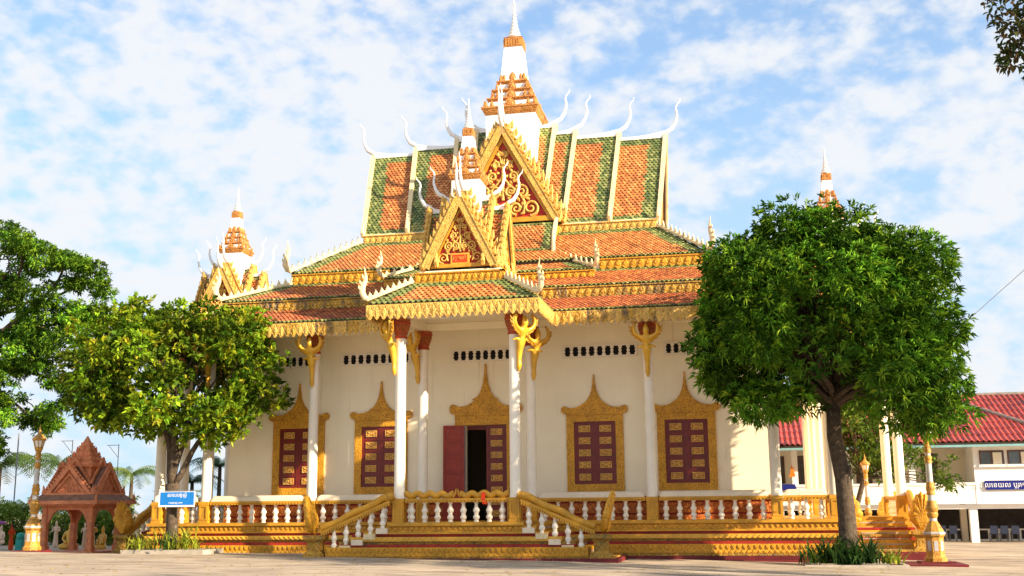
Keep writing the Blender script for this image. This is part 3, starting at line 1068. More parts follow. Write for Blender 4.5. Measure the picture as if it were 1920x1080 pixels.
# ------------------------------------------------------------------ temple roofs
def pick_skirt(green_l=0.55, green_r=0.55, top=0.84, bot=0.05):
    return lambda xl, xr, t, wd: 1 if (xl < green_l or xr < green_r or t > top or t < bot) else 0


PEND_W = 0.262
pb = MB()
pb.prism([(-0.5, 0), (0.5, 0), (0.5, -0.41), (0.30, -0.46), (0.24, -0.51), (0, -0.57), (-0.24, -0.51), (-0.30, -0.46), (-0.5, -0.41)][::-1], lambda a, z, d: (a * PEND_W * 0.985, d, z), 0.02, -0.02)
pb.prism([(-0.30, -0.20), (-0.34, -0.30), (-0.16, -0.42), (0, -0.50), (0.16, -0.42), (0.34, -0.30), (0.30, -0.20), (0.12, -0.12), (0, -0.05), (-0.12, -0.12)][::-1], lambda a, z, d: (a * PEND_W, d, z), -0.02, -0.036, 0, bev=0.22)
pb.prism([(-0.10, -0.26), (0, -0.40), (0.10, -0.26), (0, -0.16)][::-1], lambda a, z, d: (a * PEND_W, d, z), -0.036, -0.05, 0, bev=0.3)
for s in (-1, 1):
    pb.prism([(s * 0.48, -0.02), (s * 0.48, -0.22), (s * 0.34, -0.12), (s * 0.20, -0.03)], lambda a, z, d: (a * PEND_W, d, z), -0.02, -0.034, 0, bev=0.25)
pend_m = {m: None for m in ('gold_pale', 'gold_old')}
for m in pend_m:
    pend_m[m] = pb.mesh('pendant', m)
pend_old = pend_m['gold_old']


def fringe(p0, p1, z, face, single=True, old=0.0):
    """board of hanging carved pendants along an eave; face = heading of the outward side"""
    a, b_ = Vector((*p0, 0)), Vector((*p1, 0))
    d = b_ - a
    Ln = d.length
    th = math.atan2(d.y, d.x)
    F = frame(a.x, a.y, th)
    brd = MB().box(0, Ln, 0.021, 0.07, z - 0.42, z - 0.003, 0, F).build('eaves_board', 'gold_old', T)
    n = int(Ln / PEND_W)
    if single:
        for i in range(n):
            x = (i + 0.5) * Ln / n
            O('pendant', pend_old if rnd.random() < old else pend_m['gold_pale'], brd, loc=F(x, 0, z), rz=th, scale=(Ln / n / PEND_W, 1, rnd.uniform(0.97, 1.03)))
    else:
        r = MB()
        for i in range(n):
            x = (i + 0.5) * Ln / n
            r.add([F(x + p[0], p[1], z + p[2]) for p in pb.v], pb.f)
        r.build('pendants', 'gold_pale', brd, kind='stuff')


def fascia(p0, p1, z0, z1, m='gold_carved', name='carved_fascia', pitch=0.3):
    """upright carved band between two roof skirts, lower edge scalloped"""
    a, b_ = Vector((*p0, 0)), Vector((*p1, 0))
    d = b_ - a
    Ln = d.length
    F = frame(a.x, a.y, math.atan2(d.y, d.x))
    b = MB().box(0, Ln, 0.0, 0.12, z0 + 0.05, z1 - 0.05, 0, F).box(-0.03, Ln + 0.03, -0.05, 0.12, z1 - 0.049, z1, 0, F)
    n = max(1, int(Ln / pitch))
    h = z1 - z0
    for i in range(n):
        x = (i + 0.5) * Ln / n
        q = Ln / n
        b.prism([(x - q * 0.48, z0 + h * 0.30), (x - q * 0.2, z0 + h * 0.08), (x, z0), (x + q * 0.2, z0 + h * 0.08), (x + q * 0.48, z0 + h * 0.30)], lambda a_, z_, d_: F(a_, -d_, z_), 0.0, 0.04)
        b.prism([(x - q * 0.36, z0 + h * 0.36), (x, z0 + h * 0.2), (x + q * 0.36, z0 + h * 0.36), (x + q * 0.26, z0 + h * 0.68), (x, z0 + h * 0.86), (x - q * 0.26, z0 + h * 0.68)], lambda a_, z_, d_: F(a_, -d_, z_), 0.0, 0.05, 0, bev=0.3)
    return b.build(name, m, T)


flame_s = flame_mesh('crest_flame', 'cream_trim', 0.24, 0.17, 0.07, 0.25)
flame_g = flame_mesh('crest_flame', 'gold_pale', 0.30, 0.20, 0.09, 0.30)


def crest(p0, p1, n=11, size=1.0, head=1.35, m='cream_trim', single=True):
    """hip rib from p0 (top) to p1 (corner) with a row of flames and a rearing naga finial"""
    a, b_ = Vector(p0), Vector(p1)
    d = (b_ - a)
    Ln = d.length
    dn = d.normalized()
    h = Vector((dn.x, dn.y, 0)).normalized()
    side = Vector((-h.y, h.x, 0))
    b = MB()
    b.tube([a + Vector((0, 0, 0.06)), b_ + Vector((0, 0, 0.06))], 0.08 * size, 6)
    q = b_ + Vector((0, 0, 0.08))
    prof = [(-0.12, 0.0, 0.11), (0.08, 0.06, 0.16), (0.20, 0.26, 0.17), (0.17, 0.50, 0.14), (0.06, 0.74, 0.11), (0.04, 0.95, 0.07), (0.10, 1.18, 0.035), (0.12, 1.35, 0.008)]
    k = head / 1.35
    b.tube([q + h * (x * k) + Vector((0, 0, z * k)) for x, z, r in prof], [r * k * 0.78 for x, z, r in prof], 8, flat=0.75)
    for x, z, s in ((0.28, 0.34, 0.12), (0.24, 0.56, 0.11), (0.13, 0.80, 0.09)):     # scales on the hood
        c = q + h * (x * k) + Vector((0, 0, z * k))
        b.tube([c - h * 0.08, c + h * 0.05 + Vector((0, 0, 0.10)), c + h * 0.06 + Vector((0, 0, 0.2))], [0.06, 0.05, 0.01], 5)
    rib = b.build('naga_crest', m, T, smooth=50)
    dz = Vector((0, 0, 1))
    for i in range(n):
        p = a + d * ((i + 0.4) / n) + dz * (0.12 * size)
        mx = basis(p, h * size, side * size, dz * size)
        O('crest_flame', flame_s if m == 'cream_trim' else flame_g, rib, mx=mx)
    return rib


def skirt(ub, vb, zb_, ut, vt, zt, cols, nm='roof_skirt', pk=None, grn=0.6):
    """hipped ring of tiled slopes round the crossing; (u, v) half extents at the bottom and top"""
    c = {}
    for k, (u, v, z) in (('b', (ub, VC - vb, zb_)), ('t', (ut, VC - vt, zt))):
        c[k] = [(-u, VC - v, z), (u, VC - v, z), (u, VC + v, z), (-u, VC + v, z)]
    for i in range(4):
        j = (i + 1) % 4
        P = [c['b'][i], c['b'][j], c['t'][j], c['t'][i]]
        s_ = slab(nm, P, T)
        if i != 2:
            tiles('roof_tiles', P, s_, pk or pick_skirt(grn, grn), cols=cols)
    return c


# the three skirts of the main roof
cC = skirt(14.25, -0.90, 9.12, 11.2, 0.95, 9.97, RUST, pk=pick_skirt(0.3, 0.3, 0.90, 0.09))
cB = skirt(11.32, 0.80, 10.40, 8.95, 3.12, 11.50, np.vstack([RUST[:2], ORANGE[:2]]), pk=pick_skirt(0.6, 0.6, 0.84, 0.07))
cA = skirt(9.12, 2.95, 11.97, 6.85, 5.85, 13.87, ORANGE, pk=pick_skirt(0.7, 0.7, 0.86, 0.06))
for s in (-1, 1):
    fascia((1.8, 0.84), (11.28, 0.84), 9.93, 10.38, 'gold_old') if s > 0 else fascia((-11.28, 0.84), (-1.8, 0.84), 9.93, 10.38, 'gold_old')
    fascia((4.6, 2.99), (9.08, 2.99), 11.47, 11.95) if s > 0 else fascia((-9.08, 2.99), (-4.6, 2.99), 11.47, 11.95)
    fascia((2.3, 6.02), (6.86, 6.02), 13.86, 14.32, 'gold_pale') if s > 0 else fascia((-6.86, 6.02), (-2.3, 6.02), 13.86, 14.32, 'gold_pale')
fascia((11.28, 0.84), (11.28, 16.1), 9.93, 10.38, 'gold_old')
fascia((9.08, 2.99), (9.08, 14.0), 11.47, 11.95)
fascia((-11.28, 16.1), (-11.28, 0.84), 9.93, 10.38, 'gold_old')
fascia((-9.08, 14.0), (-9.08, 2.99), 11.47, 11.95)
# core blocks behind the fascias carry the skirts
MB().box(-11.15, 11.15, 0.98, 16.0, 9.2, 10.35).box(-8.95, 8.95, 3.13, 13.9, 10.36, 11.92).box(-6.84, 6.84, 6.16, 10.84, 11.93, 14.4).build('roof_core', 'stucco', T)
for sx in (-1, 1):
    for sv in (-1, 1):
        vv = lambda v: VC + sv * (VC - v)
        crest((sx * 6.9, vv(5.8), 13.92), (sx * 9.2, vv(2.9), 12.02), 12, 1.0, 1.4)
        crest((sx * 9.0, vv(3.1), 11.55), (sx * 11.4, vv(0.75), 10.46), 11, 1.0, 1.4)
        crest((sx * 11.3, vv(0.9), 10.0), (sx * 14.3, vv(-0.95), 9.2), 11, 0.9, 1.2)
fringe((-14.27, -0.93), (-3.25, -0.93), 9.09, 0, True, 0.35)
fringe((3.25, -0.93), (14.27, -0.93), 9.09, 0, True, 0.35)
for a, c_ in ((-0.93, VC - 3.2), (VC + 3.2, 17.9)):
    fringe((14.28, a), (14.28, c_), 9.09, 0, False)
    fringe((-14.28, c_), (-14.28, a), 9.09, 0, False)

MINIP = [None]
chofa_prof = [(-0.10, -0.10, 0.10), (0.06, 0.02, 0.13), (0.28, 0.14, 0.125), (0.45, 0.42, 0.095), (0.54, 0.72, 0.075), (0.535, 0.95, 0.062), (0.50, 1.10, 0.055), (0.52, 1.24, 0.05), (0.60, 1.36, 0.042), (0.70, 1.46, 0.032), (0.73, 1.62, 0.008)]


def chofa(F, x, z, k=1.0):
    b = MB()
    b.tube([F(x + p[0] * k, 0, z + p[1] * k) for p in chofa_prof], [p[2] * k * 0.82 for p in chofa_prof], 8)
    b.build('chofa_horn', 'tower_white', T, smooth=60)


def barge(F, x, zr, hw, zb_, lean, flames, wd=0.20, th=0.12, m='cream_trim', tail=0.85, drop=0.0, fk_=0.85):
    """pair of boards along the gable edge; flames = count of flame finials per side (0 = plain)"""
    fm = flame_g
    for s in (-1, 1):
        top = Vector((x, 0, zr + 0.10))
        bot = Vector((x - lean, s * (hw + 0.05), zb_ - drop))
        e = (bot - top).normalized()
        nn = Vector((0, s * -e.z * s, 0))
        nn = Vector((0, -e.z * s, abs(e.y)))            # outward, up the gable plane
        nn = Vector((0, s * abs(e.z), abs(e.y)))
        b = MB()
        for t0, t1, w0, w1, d0, d1 in ((0, 1, -wd * 0.55, wd * 0.45, -th, 0.06), (0, 1, wd * 0.451, wd * 0.60, -th, 0.09)):
            p = [top + nn * w0, top + nn * w1, bot + nn * w1, bot + nn * w0]
            vs = [F(q.x + d, q.y, q.z) for d in (d0, d1) for q in p]
            b.add(vs, [(3, 2, 1, 0), (4, 5, 6, 7), (0, 1, 5, 4), (1, 2, 6, 5), (2, 3, 7, 6), (3, 0, 4, 7)])
        # upturned naga tail at the foot
        if tail:
            q = bot
            pr = [(0, 0.0, 0.12), (0.10, -0.02, 0.13), (0.20, 0.14, 0.12), (0.20, 0.36, 0.09), (0.14, 0.58, 0.06), (0.17, 0.80, 0.03), (0.20, 0.98, 0.006)]
            b.tube([F(q.x - 0.03, q.y + s * pp[0] * tail, q.z + pp[1] * tail) for pp in pr], [pp[2] * tail for pp in pr], 6)
        bo = b.build('barge_board', m, T)
        Ln = (bot - top).length
        for i in range(flames):
            p = top + e * (Ln * (i + 0.6) / flames) + nn * (wd * 0.6)
            ex = Vector(F(0, -e.y * 1, -e.z)) - Vector(F(0, 0, 0))
            u_ = Vector(F(nn.x, nn.y, nn.z)) - Vector(F(0, 0, 0))
            # flames lean up the slope
            upv = (u_ * 0.8 + ex * 0.45).normalized()
            xx = (ex - upv * ex.dot(upv)).normalized()
            yy = upv.cross(xx)
            k = Ln / flames / 0.24 * fk_
            O('crest_flame', fm, bo, mx=basis(F(p.x, p.y, p.z), xx * k, yy, upv * k))


def spiral(b, F2, c, r0, turns, a0, sgn, rad, d=0.05):
    pts, rr = [], []
    n = int(16 * turns)
    for i in range(n + 1):
        t = i / n
        r = r0 * (1 - 0.86 * t)
        a = a0 + sgn * 2 * math.pi * turns * t
        pts.append(F2(c[0] + r * math.cos(a), c[1] + r * math.sin(a), d))
        rr.append(rad * (1 - 0.45 * t))
    b.tube(pts, rr, 6)


def pediment(F, x, zr, hw, zb_, plate=False, border=0.05):
    """red gable panel with gilt scrolls, x = plane, apex zr, half width hw at zb_"""
    F2 = lambda a, z, d: F(x + d, a, z)
    H = zr - zb_
    panel = MB().prism([(-hw, zb_), (hw, zb_), (0, zr)], F2, -0.10, 0.0).build('pediment_panel', 'pediment_red', T)
    b = MB()
    ins = lambda k: [(-hw * k, zb_ + H * 0.035), (hw * k, zb_ + H * 0.035), (0, zb_ + H * k)]
    for s in (-1, 1):
        b.prism([(s * hw, zb_), (0, zr), (0, zr - H * border * 1.6), (s * (hw - hw * border * 1.7), zb_)], F2, 0.001, 0.09)
    b.box(-0.0, 0.09, -hw, hw, zb_ - 0.02, zb_ + H * 0.05, 0, lambda a, c, z: F(x + a + 0.001, c, z))
    b.build('pediment_frame', 'gold', panel)
    g = MB()
    kk = H / 2.9
    rows = [(0.15, 0.27, (0.72, 0.30)), (0.35, 0.23, (0.62, 0.22)), (0.52, 0.17, (0.46,)), (0.66, 0.12, (0.36,)), (0.78, 0.08, (0.22,))]
    for t, r, xs in rows:
        z = zb_ + H * t
        half = hw * (1 - t) * 0.80
        for q, xf in enumerate(xs):
            for s in (-1, 1):
                if plate and t < 0.2 and xf < 0.5:
                    continue
                cx = s * half * (xf + 0.08)
                rr_ = r * kk * (1.0 if q == 0 else 0.8)
                spiral(g, F2, (cx, z), rr_, 1.6, -math.pi / 2, s * (1 if q == 0 else -1), 0.055 * kk)
                for k in range(5):                       # leaves round each scroll
                    a = k * 1.25 + 0.4 * s
                    p = (cx + rr_ * 1.05 * math.cos(a), z + rr_ * 1.05 * math.sin(a))
                    e = (cx + rr_ * 1.55 * math.cos(a + 0.4 * s), z + rr_ * 1.55 * math.sin(a + 0.4 * s))
                    if abs(e[0]) < (hw * 0.80) * (1 - (e[1] - zb_) / H) and e[1] > zb_ + H * 0.07:
                        g.tube([F2(p[0], p[1], 0.03), F2((p[0] + e[0]) / 2, (p[1] + e[1]) / 2, 0.05), F2(e[0], e[1], 0.03)], [0.03 * kk, 0.06 * kk, 0.015 * kk], 5)
    g.tube([F2(0, zb_ + H * 0.25, 0.03), F2(0, zb_ + H * 0.55, 0.05), F2(0, zb_ + H * 0.84, 0.02)], [0.06 * kk, 0.045 * kk, 0.01], 6)
    for s in (-1, 1):                                    # long S-stems from the base to the apex
        pts = []
        for i in range(17):
            t = i / 16
            pts.append(F2(s * hw * (0.40 * (1 - t) + 0.13 * math.sin(t * 7.0)) * (1 - 0.35 * t), zb_ + H * (0.10 + 0.66 * t), 0.045))
        g.tube(pts, [0.05 * kk * (1 - 0.5 * i / 16) for i in range(17)], 6)
    g.build('gilt_scrollwork', 'gold_pale', panel, smooth=60)
    if plate:
        p = MB().box(0.02, 0.09, -0.36, 0.36, zb_ + 0.10, zb_ + 0.52, 0, lambda a, c, z: F(x + a, c, z))
        p.box(0.0905, 0.10, -0.29, 0.29, zb_ + 0.16, zb_ + 0.46, 1, lambda a, c, z: F(x + a, c, z))
        p.build('name_plate', ['gold_bright', 'cloth_red'], panel)
        o0, ox, oz = Vector(F(x + 0.104, 0, zb_ + 0.32)), Vector(F(0, 1, 0)) - Vector(F(0, 0, 0)), Vector(F(1, 0, 0)) - Vector(F(0, 0, 0))
        for q, tx in ((-0.13, 'វត្ត'), (0.13, 'ធម៌')):
            O('plate_lettering', text_mesh(tx, 0.19, 'gold_pale'), panel, mx=basis(o0 + ox * q, ox, Vector((0, 0, 1)), oz))
    return panel


def tiers(F, ts, zb_, wt, row, ped=None, flames=(0, 0), horn=1.0, green=0.42, lean=0.3, plain=False, tail=0.85, name='gable_roof', fk_=0.85):
    """telescoping gable roof running out along local +x; ts = (x0, x1, ridge z, half width)"""
    for i, (x0, x1, zr, hw) in enumerate(ts):
        for s in (-1, 1):
            xs_ = x0 - (0.35 if i else 0.0)
            lo0, lo1 = (xs_, s * hw, zb_), (x1 - lean, s * hw, zb_)
            hi1, hi0 = (x1, 0, zr), (xs_, 0, zr)
            P = [lo1, lo0, hi0, hi1] if s > 0 else [lo0, lo1, hi1, hi0]
            P = [F(*p) for p in P]
            sl_ = slab(name, P, T, 0.10)
            if not plain:
                wd = x1 - x0
                out = (lambda xl, xr, s=s: xl if s > 0 else xr)
                pk = lambda xl, xr, t, w_, out=out, wd=wd: 1 if (out(xl, xr) < wd * green or t > 0.90 or t < 0.07) else 0
                tiles('roof_tiles', P, sl_, pk, wt, row)
        last = i == len(ts) - 1
        # white ridge cap sweeping up to the horn
        b = MB()
        m_ = 6
        for k in range(m_):
            t0, t1 = k / m_, (k + 1) / m_
            a0, a1 = x0 + (x1 - x0) * t0, x0 + (x1 - x0) * t1 + 0.001
            h0, h1 = 0.10 + 0.22 * horn * t0 ** 2.5, 0.10 + 0.22 * horn * t1 ** 2.5
            vs = [F(a0, -0.09, zr - 0.06), F(a0, 0.09, zr - 0.06), F(a0, 0.06, zr + h0), F(a0, -0.06, zr + h0), F(a1, -0.09, zr - 0.06), F(a1, 0.09, zr - 0.06), F(a1, 0.06, zr + h1), F(a1, -0.06, zr + h1)]
            b.add(vs, [(0, 3, 7, 4), (1, 5, 6, 2), (3, 2, 6, 7), (0, 1, 2, 3), (4, 7, 6, 5)])
        b.build('ridge_cap', 'tower_white', T)
        chofa(F, x1 + 0.02, zr + 0.16 + 0.1 * horn, horn)
        fl = flames[1] if last else flames[0]
        barge(F, x1 + 0.02, zr, hw, zb_ + (0.0 if last else 0.1), lean, fl, 0.26 if fl else 0.17, 0.12, 'gold_pale' if fl else 'cream_trim', tail, 0.0, fk_)
        if last:
            if ped is not None:
                pediment(F, x1 - 0.20, zr - 0.20, hw - 0.08, zb_ + 0.02, ped)
            else:
                MB().prism([(-hw + 0.1, zb_), (hw - 0.1, zb_), (0, zr - 0.15)], lambda a, z, d: F(x1 - lean - 0.12 + d + lean * (z - zb_) / (zr - zb_), a, z), -0.08, 0).build('gable_wall', 'tier_orange', T)


def antefix(m):
    b = MB()
    o = [(-0.5, 0), (-0.5, 0.35), (-0.34, 0.70), (0, 1.0), (0.34, 0.70), (0.5, 0.35), (0.5, 0)]
    b.prism(o, lambda a, z, d: (a, -d, z), -0.12, 0.04)
    b.prism([(a * 0.66, 0.06 + z * 0.72) for a, z in o], lambda a, z, d: (a, -d, z), 0.0405, 0.12, 0, bev=0.35)
    return b.mesh('antefix', m)


af_m = antefix('tier_orange')


def tower(cx, cy, zb_, zt, k, half, neck=1.92):
    """white shaft, three tiers of orange antefixes, tapering white neck and ringed spire; k scales the upper part"""
    bd = MB().frustum(cx, cy, zb_, zt, half, half).build('tower_body', 'tower_white', T)
    z = zt
    b = MB()
    h0 = half
    # cornice
    b.frustum(cx, cy, z, z + 0.12 * k, h0 + 0.02 * k, h0 + 0.10 * k).frustum(cx, cy, z + 0.121 * k, z + 0.30 * k, h0 + 0.10 * k, h0 + 0.18 * k).frustum(cx, cy, z + 0.301 * k, z + 0.38 * k, h0 + 0.20 * k, h0 + 0.20 * k)
    lv = []
    zz2, hh = z + 0.38 * k, half
    for i in range(3):
        hb = half * (0.94 - 0.17 * i)
        lv.append((zz2, hb + (0.2 * k if i == 0 else 0.10 * k)))
        b.frustum(cx, cy, zz2 + 0.001, zz2 + 0.34 * k, hb - 0.04 * k, hb - 0.06 * k, 1)
        b.frustum(cx, cy, zz2 + 0.341 * k, zz2 + 0.44 * k, hb - 0.04 * k, hb + 0.04 * k).frustum(cx, cy, zz2 + 0.441 * k, zz2 + 0.50 * k, hb + 0.05 * k, hb + 0.05 * k)
        zz2 += 0.50 * k
    lv.append((zz2, half * 0.46 + 0.10 * k))
    tr = b.build('tower_tiers', ['tier_orange', 'tower_white'], T)
    for q in range(4):
        th = q * math.pi / 2
        F = frame(cx, cy, th - math.pi / 2)
        for i, (za, ha) in enumerate(lv):
            w_ = 0.52 * k * (1 - 0.10 * i)
            hs = (0.46 if i else 0.42) * k
            ha2 = ha - 0.06 * k
            O('antefix', af_m, tr, mx=Matrix.Translation(F(ha2, 0, za)) @ Matrix.Rotation(th, 4, 'Z') @ Matrix.Diagonal((w_, 0.4 * k, hs * 1.05, 1)))
            for s in (-1, 1):
                for off, ww in ((0.95, 0.19), (0.70, 0.17)) if i != 2 else ((0.95, 0.19),):
                    O('antefix', af_m, tr, mx=Matrix.Translation(F(ha2, s * ha2 * off, za)) @ Matrix.Rotation(th, 4, 'Z') @ Matrix.Diagonal((ww * k, 0.35 * k, hs * 0.85, 1)))
    zs = zz2 - 0.05 * k
    nk = MB().frustum(cx, cy, zs, zs + neck * k, half * 0.52, half * 0.36).build('tower_neck', 'tower_white', T)
    zs += neck * k
    b = MB().frustum(cx, cy, zs + 0.001, zs + 0.48 * k, half * 0.39, half * 0.37)
    for q in range(4):
        F = frame(cx, cy, q * math.pi / 2)
        for i in range(6):
            y = (i - 2.5) * half * 0.11
            b.box(half * 0.38, half * 0.405, y - half * 0.04, y + half * 0.04, zs + 0.05 * k, zs + 0.43 * k, 0, F)
    b.frustum(cx, cy, zs + 0.481 * k, zs + 0.54 * k, half * 0.39, half * 0.30)
    b.build('tower_collar', 'tier_orange', T)
    zs += 0.54 * k
    prof = [(0.30, 0.0)]
    zc, r = 0.02, 0.36
    for i in range(7):
        prof += [(r * 0.62, zc), (r * 0.95, zc + 0.045), (r, zc + 0.09), (r * 0.92, zc + 0.14), (r * 0.60, zc + 0.19)]
        zc += 0.195
        r *= 0.80
    prof += [(0.055, zc + 0.02), (0.035, zc + 0.45), (0.045, zc + 0.47), (0.012, zc + 0.72)]
    MB().lathe([(q[0] * k, q[1] * k) for q in prof], 14, (cx, cy, zs)).build('tower_spire', 'tower_white', T, smooth=50)
    return zs


# main steep roof, four telescoping tiers to each side, and the cross gables
for th in (0, math.pi):
    tiers(frame(0, VC, th), [(1.0, 1.95, 19.85, 2.40), (1.95, 2.95, 19.47, 2.34), (2.95, 5.05, 19.17, 2.27), (5.05, 7.24, 18.92, 2.20)], 14.36, 0.19, 0.15, None, (0, 0), 1.0, 0.36, 0.30)
for th in (-math.pi / 2, math.pi / 2):
    tiers(frame(0, VC, th), [(1.0, 2.75, 19.05, 2.55), (2.75, 3.32, 18.72, 2.42)], 14.36, 0.19, 0.15, False, (13, 13), 1.0, 0.4, 0.12, plain=th > 0)
tower(0, VC - 0.1, 17.8, 20.22, 1.0, 1.20)

# stepped roof below the front cross gable
P = [(-2.4, 3.95, 12.66), (2.4, 3.95, 12.66), (2.38, 5.15, 14.18), (-2.38, 5.15, 14.18)]
tiles('roof_tiles', P, slab('roof_skirt', P, T), pick_skirt(0.45, 0.45, 0.93, 0.08))
fascia((-2.4, 3.99), (2.4, 3.99), 12.2, 12.64)
for s in (-1, 1):
    MB().prism([(3.95, 12.2), (6.3, 12.2), (6.3, 14.3), (5.15, 14.1), (3.95, 12.62)], lambda a, z, d: (s * (2.405 + d), a, z), 0.0, 0.03).build('gable_cheek', 'gold_carved', T)
    b = MB()
    b.tube([(s * 2.5, 3.9, 12.2), (s * 2.52, 3.88, 12.9), (s * 2.5, 3.95, 13.5), (s * 2.58, 3.95, 14.05)], [0.10, 0.09, 0.06, 0.01], 6)
    b.tube([(s * 2.47, 3.95, 12.75), (s * 2.47, 5.2, 14.4)], 0.085, 6)
    b.build('cheek_finial', 'cream_trim', T, smooth=60)
P = [(-4.5, 1.9, 11.30), (4.5, 1.9, 11.30), (2.7, 3.9, 12.22), (-2.7, 3.9, 12.22)]
tiles('roof_tiles', P, slab('roof_skirt', P, T), pick_skirt(0.6, 0.6, 0.72, 0.12))
fascia((-4.5, 1.94), (4.5, 1.94), 10.86, 11.28)
for s in (-1, 1):
    P = [(4.5, 1.9, 11.30), (4.5, 4.6, 11.30), (2.7, 4.6, 12.22), (2.7, 3.9, 12.22)]
    if s < 0:
        P = [(-p[0], p[1], p[2]) for p in (P[1], P[0], P[3], P[2])]
    tiles('roof_tiles', P, slab('roof_skirt', P, T), pick_skirt(0.4, 0.4, 0.8, 0.1))
    fascia((4.46, 1.9), (4.46, 3.2), 10.86, 11.28) if s > 0 else fascia((-4.46, 3.2), (-4.46, 1.9), 10.86, 11.28)
    crest((s * 2.75, 3.85, 12.28), (s * 4.55, 1.88, 11.36), 7, 0.9, 1.15)


# porticoes: the front one in full, the side ones on the same pattern
def portico(F, front):
    """local +x runs outward from the column line of the hall"""
    E = 3.92
    half = 3.2
    Pf = [(E, -half, 9.13), (E, half, 9.13), (2.83, 1.74, 10.04), (2.83, -1.74, 10.04)]
    Pf = [F(*p) for p in Pf]
    s0 = slab('portico_roof', Pf, T)
    if front:                                            # single tiles where they can be told apart
        o, e1, e2, nn, X, Y, G, row = tile_layout(Pf, 0.215, 0.165, pick_skirt(0.62, 0.62, 0.82, 0.12))
        T8, FT = tile_template(0.215, row)
        tms = []
        for k in range(5):
            q = MB()
            q.add(T8.tolist(), FT)
            tms.append(q.mesh('tile', 'tile_%d' % k))
        for x, y, g in zip(X, Y, G):
            p = o + e1 * (x + rnd.gauss(0, 0.004)) + e2 * y
            O('tile', tms[rnd.choice((3, 4)) if g else rnd.choice((0, 0, 1, 2))], s0, mx=basis(p, e1, e2, nn))
    else:
        tiles('roof_tiles', Pf, s0, pick_skirt(0.62, 0.62, 0.82, 0.12), 0.215, 0.165)
    for s in (-1, 1):
        P = [(E, s * half, 9.13), (-0.6, s * half, 9.13), (-0.6, s * 1.74, 10.04), (2.83, s * 1.74, 10.04)]
        P = [F(*p) for p in (P if s > 0 else [P[1], P[0], P[3], P[2]])]
        tiles('roof_tiles', P, slab('portico_roof', P, T), pick_skirt(0.62, 0.62, 0.82, 0.12), 0.215, 0.165)
        crest(F(2.8, s * 1.78, 10.10), F(3.98, s * 3.22, 9.24), 8, 0.95, 1.25)
    fascia(F(2.80, -1.72, 0)[:2], F(2.80, 1.72, 0)[:2], 10.0, 10.46, 'gold_carved', pitch=0.24)
    fascia(F(2.82, 1.70, 0)[:2], F(-0.6, 1.70, 0)[:2], 10.0, 10.46, 'gold_carved', pitch=0.24)
    fascia(F(-0.6, -1.70, 0)[:2], F(2.82, -1.70, 0)[:2], 10.0, 10.46, 'gold_carved', pitch=0.24)
    MB().box(-0.6, 2.68, -1.58, 1.58, 9.3, 10.55, 0, F).build('roof_core', 'stucco', T)
    fringe(F(E + 0.03, -half - 0.03, 0)[:2], F(E + 0.03, half + 0.03, 0)[:2], 9.10, 0, front, 0.04)
    fringe(F(E + 0.03, half + 0.04, 0)[:2], F(0.93, half + 0.04, 0)[:2], 9.10, 0, front, 0.04)
    fringe(F(0.93, -half - 0.04, 0)[:2], F(E + 0.03, -half - 0.04, 0)[:2], 9.10, 0, front, 0.04)
    # small cross-gabled roof with its own tower
    cx, cy, _ = F(1.20, 0, 0)
    th0 = math.atan2(F(1, 0, 0)[1] - F(0, 0, 0)[1], F(1, 0, 0)[0] - F(0, 0, 0)[0])
    for q in range(4):
        Fm = frame(cx, cy, th0 + q * math.pi / 2)
        tiers(Fm, [(0.3, 0.98, 13.62, 1.36), (0.98, 1.56, 13.22, 1.28)], 10.66, 0.17, 0.15, (True if (q == 0 and front) else False) if q != 2 else None,
              (10, 10), 0.82, 0.35, 0.06, tail=0.75, fk_=0.85 if q == 0 else 0.55)
    tower(cx, cy, 12.6, 14.35, 0.62, 0.56, 1.25)


portico(frame(0, 0, -math.pi / 2), True)
portico(frame(13.25, VC, 0), False)
portico(frame(-13.25, VC, math.pi), False)

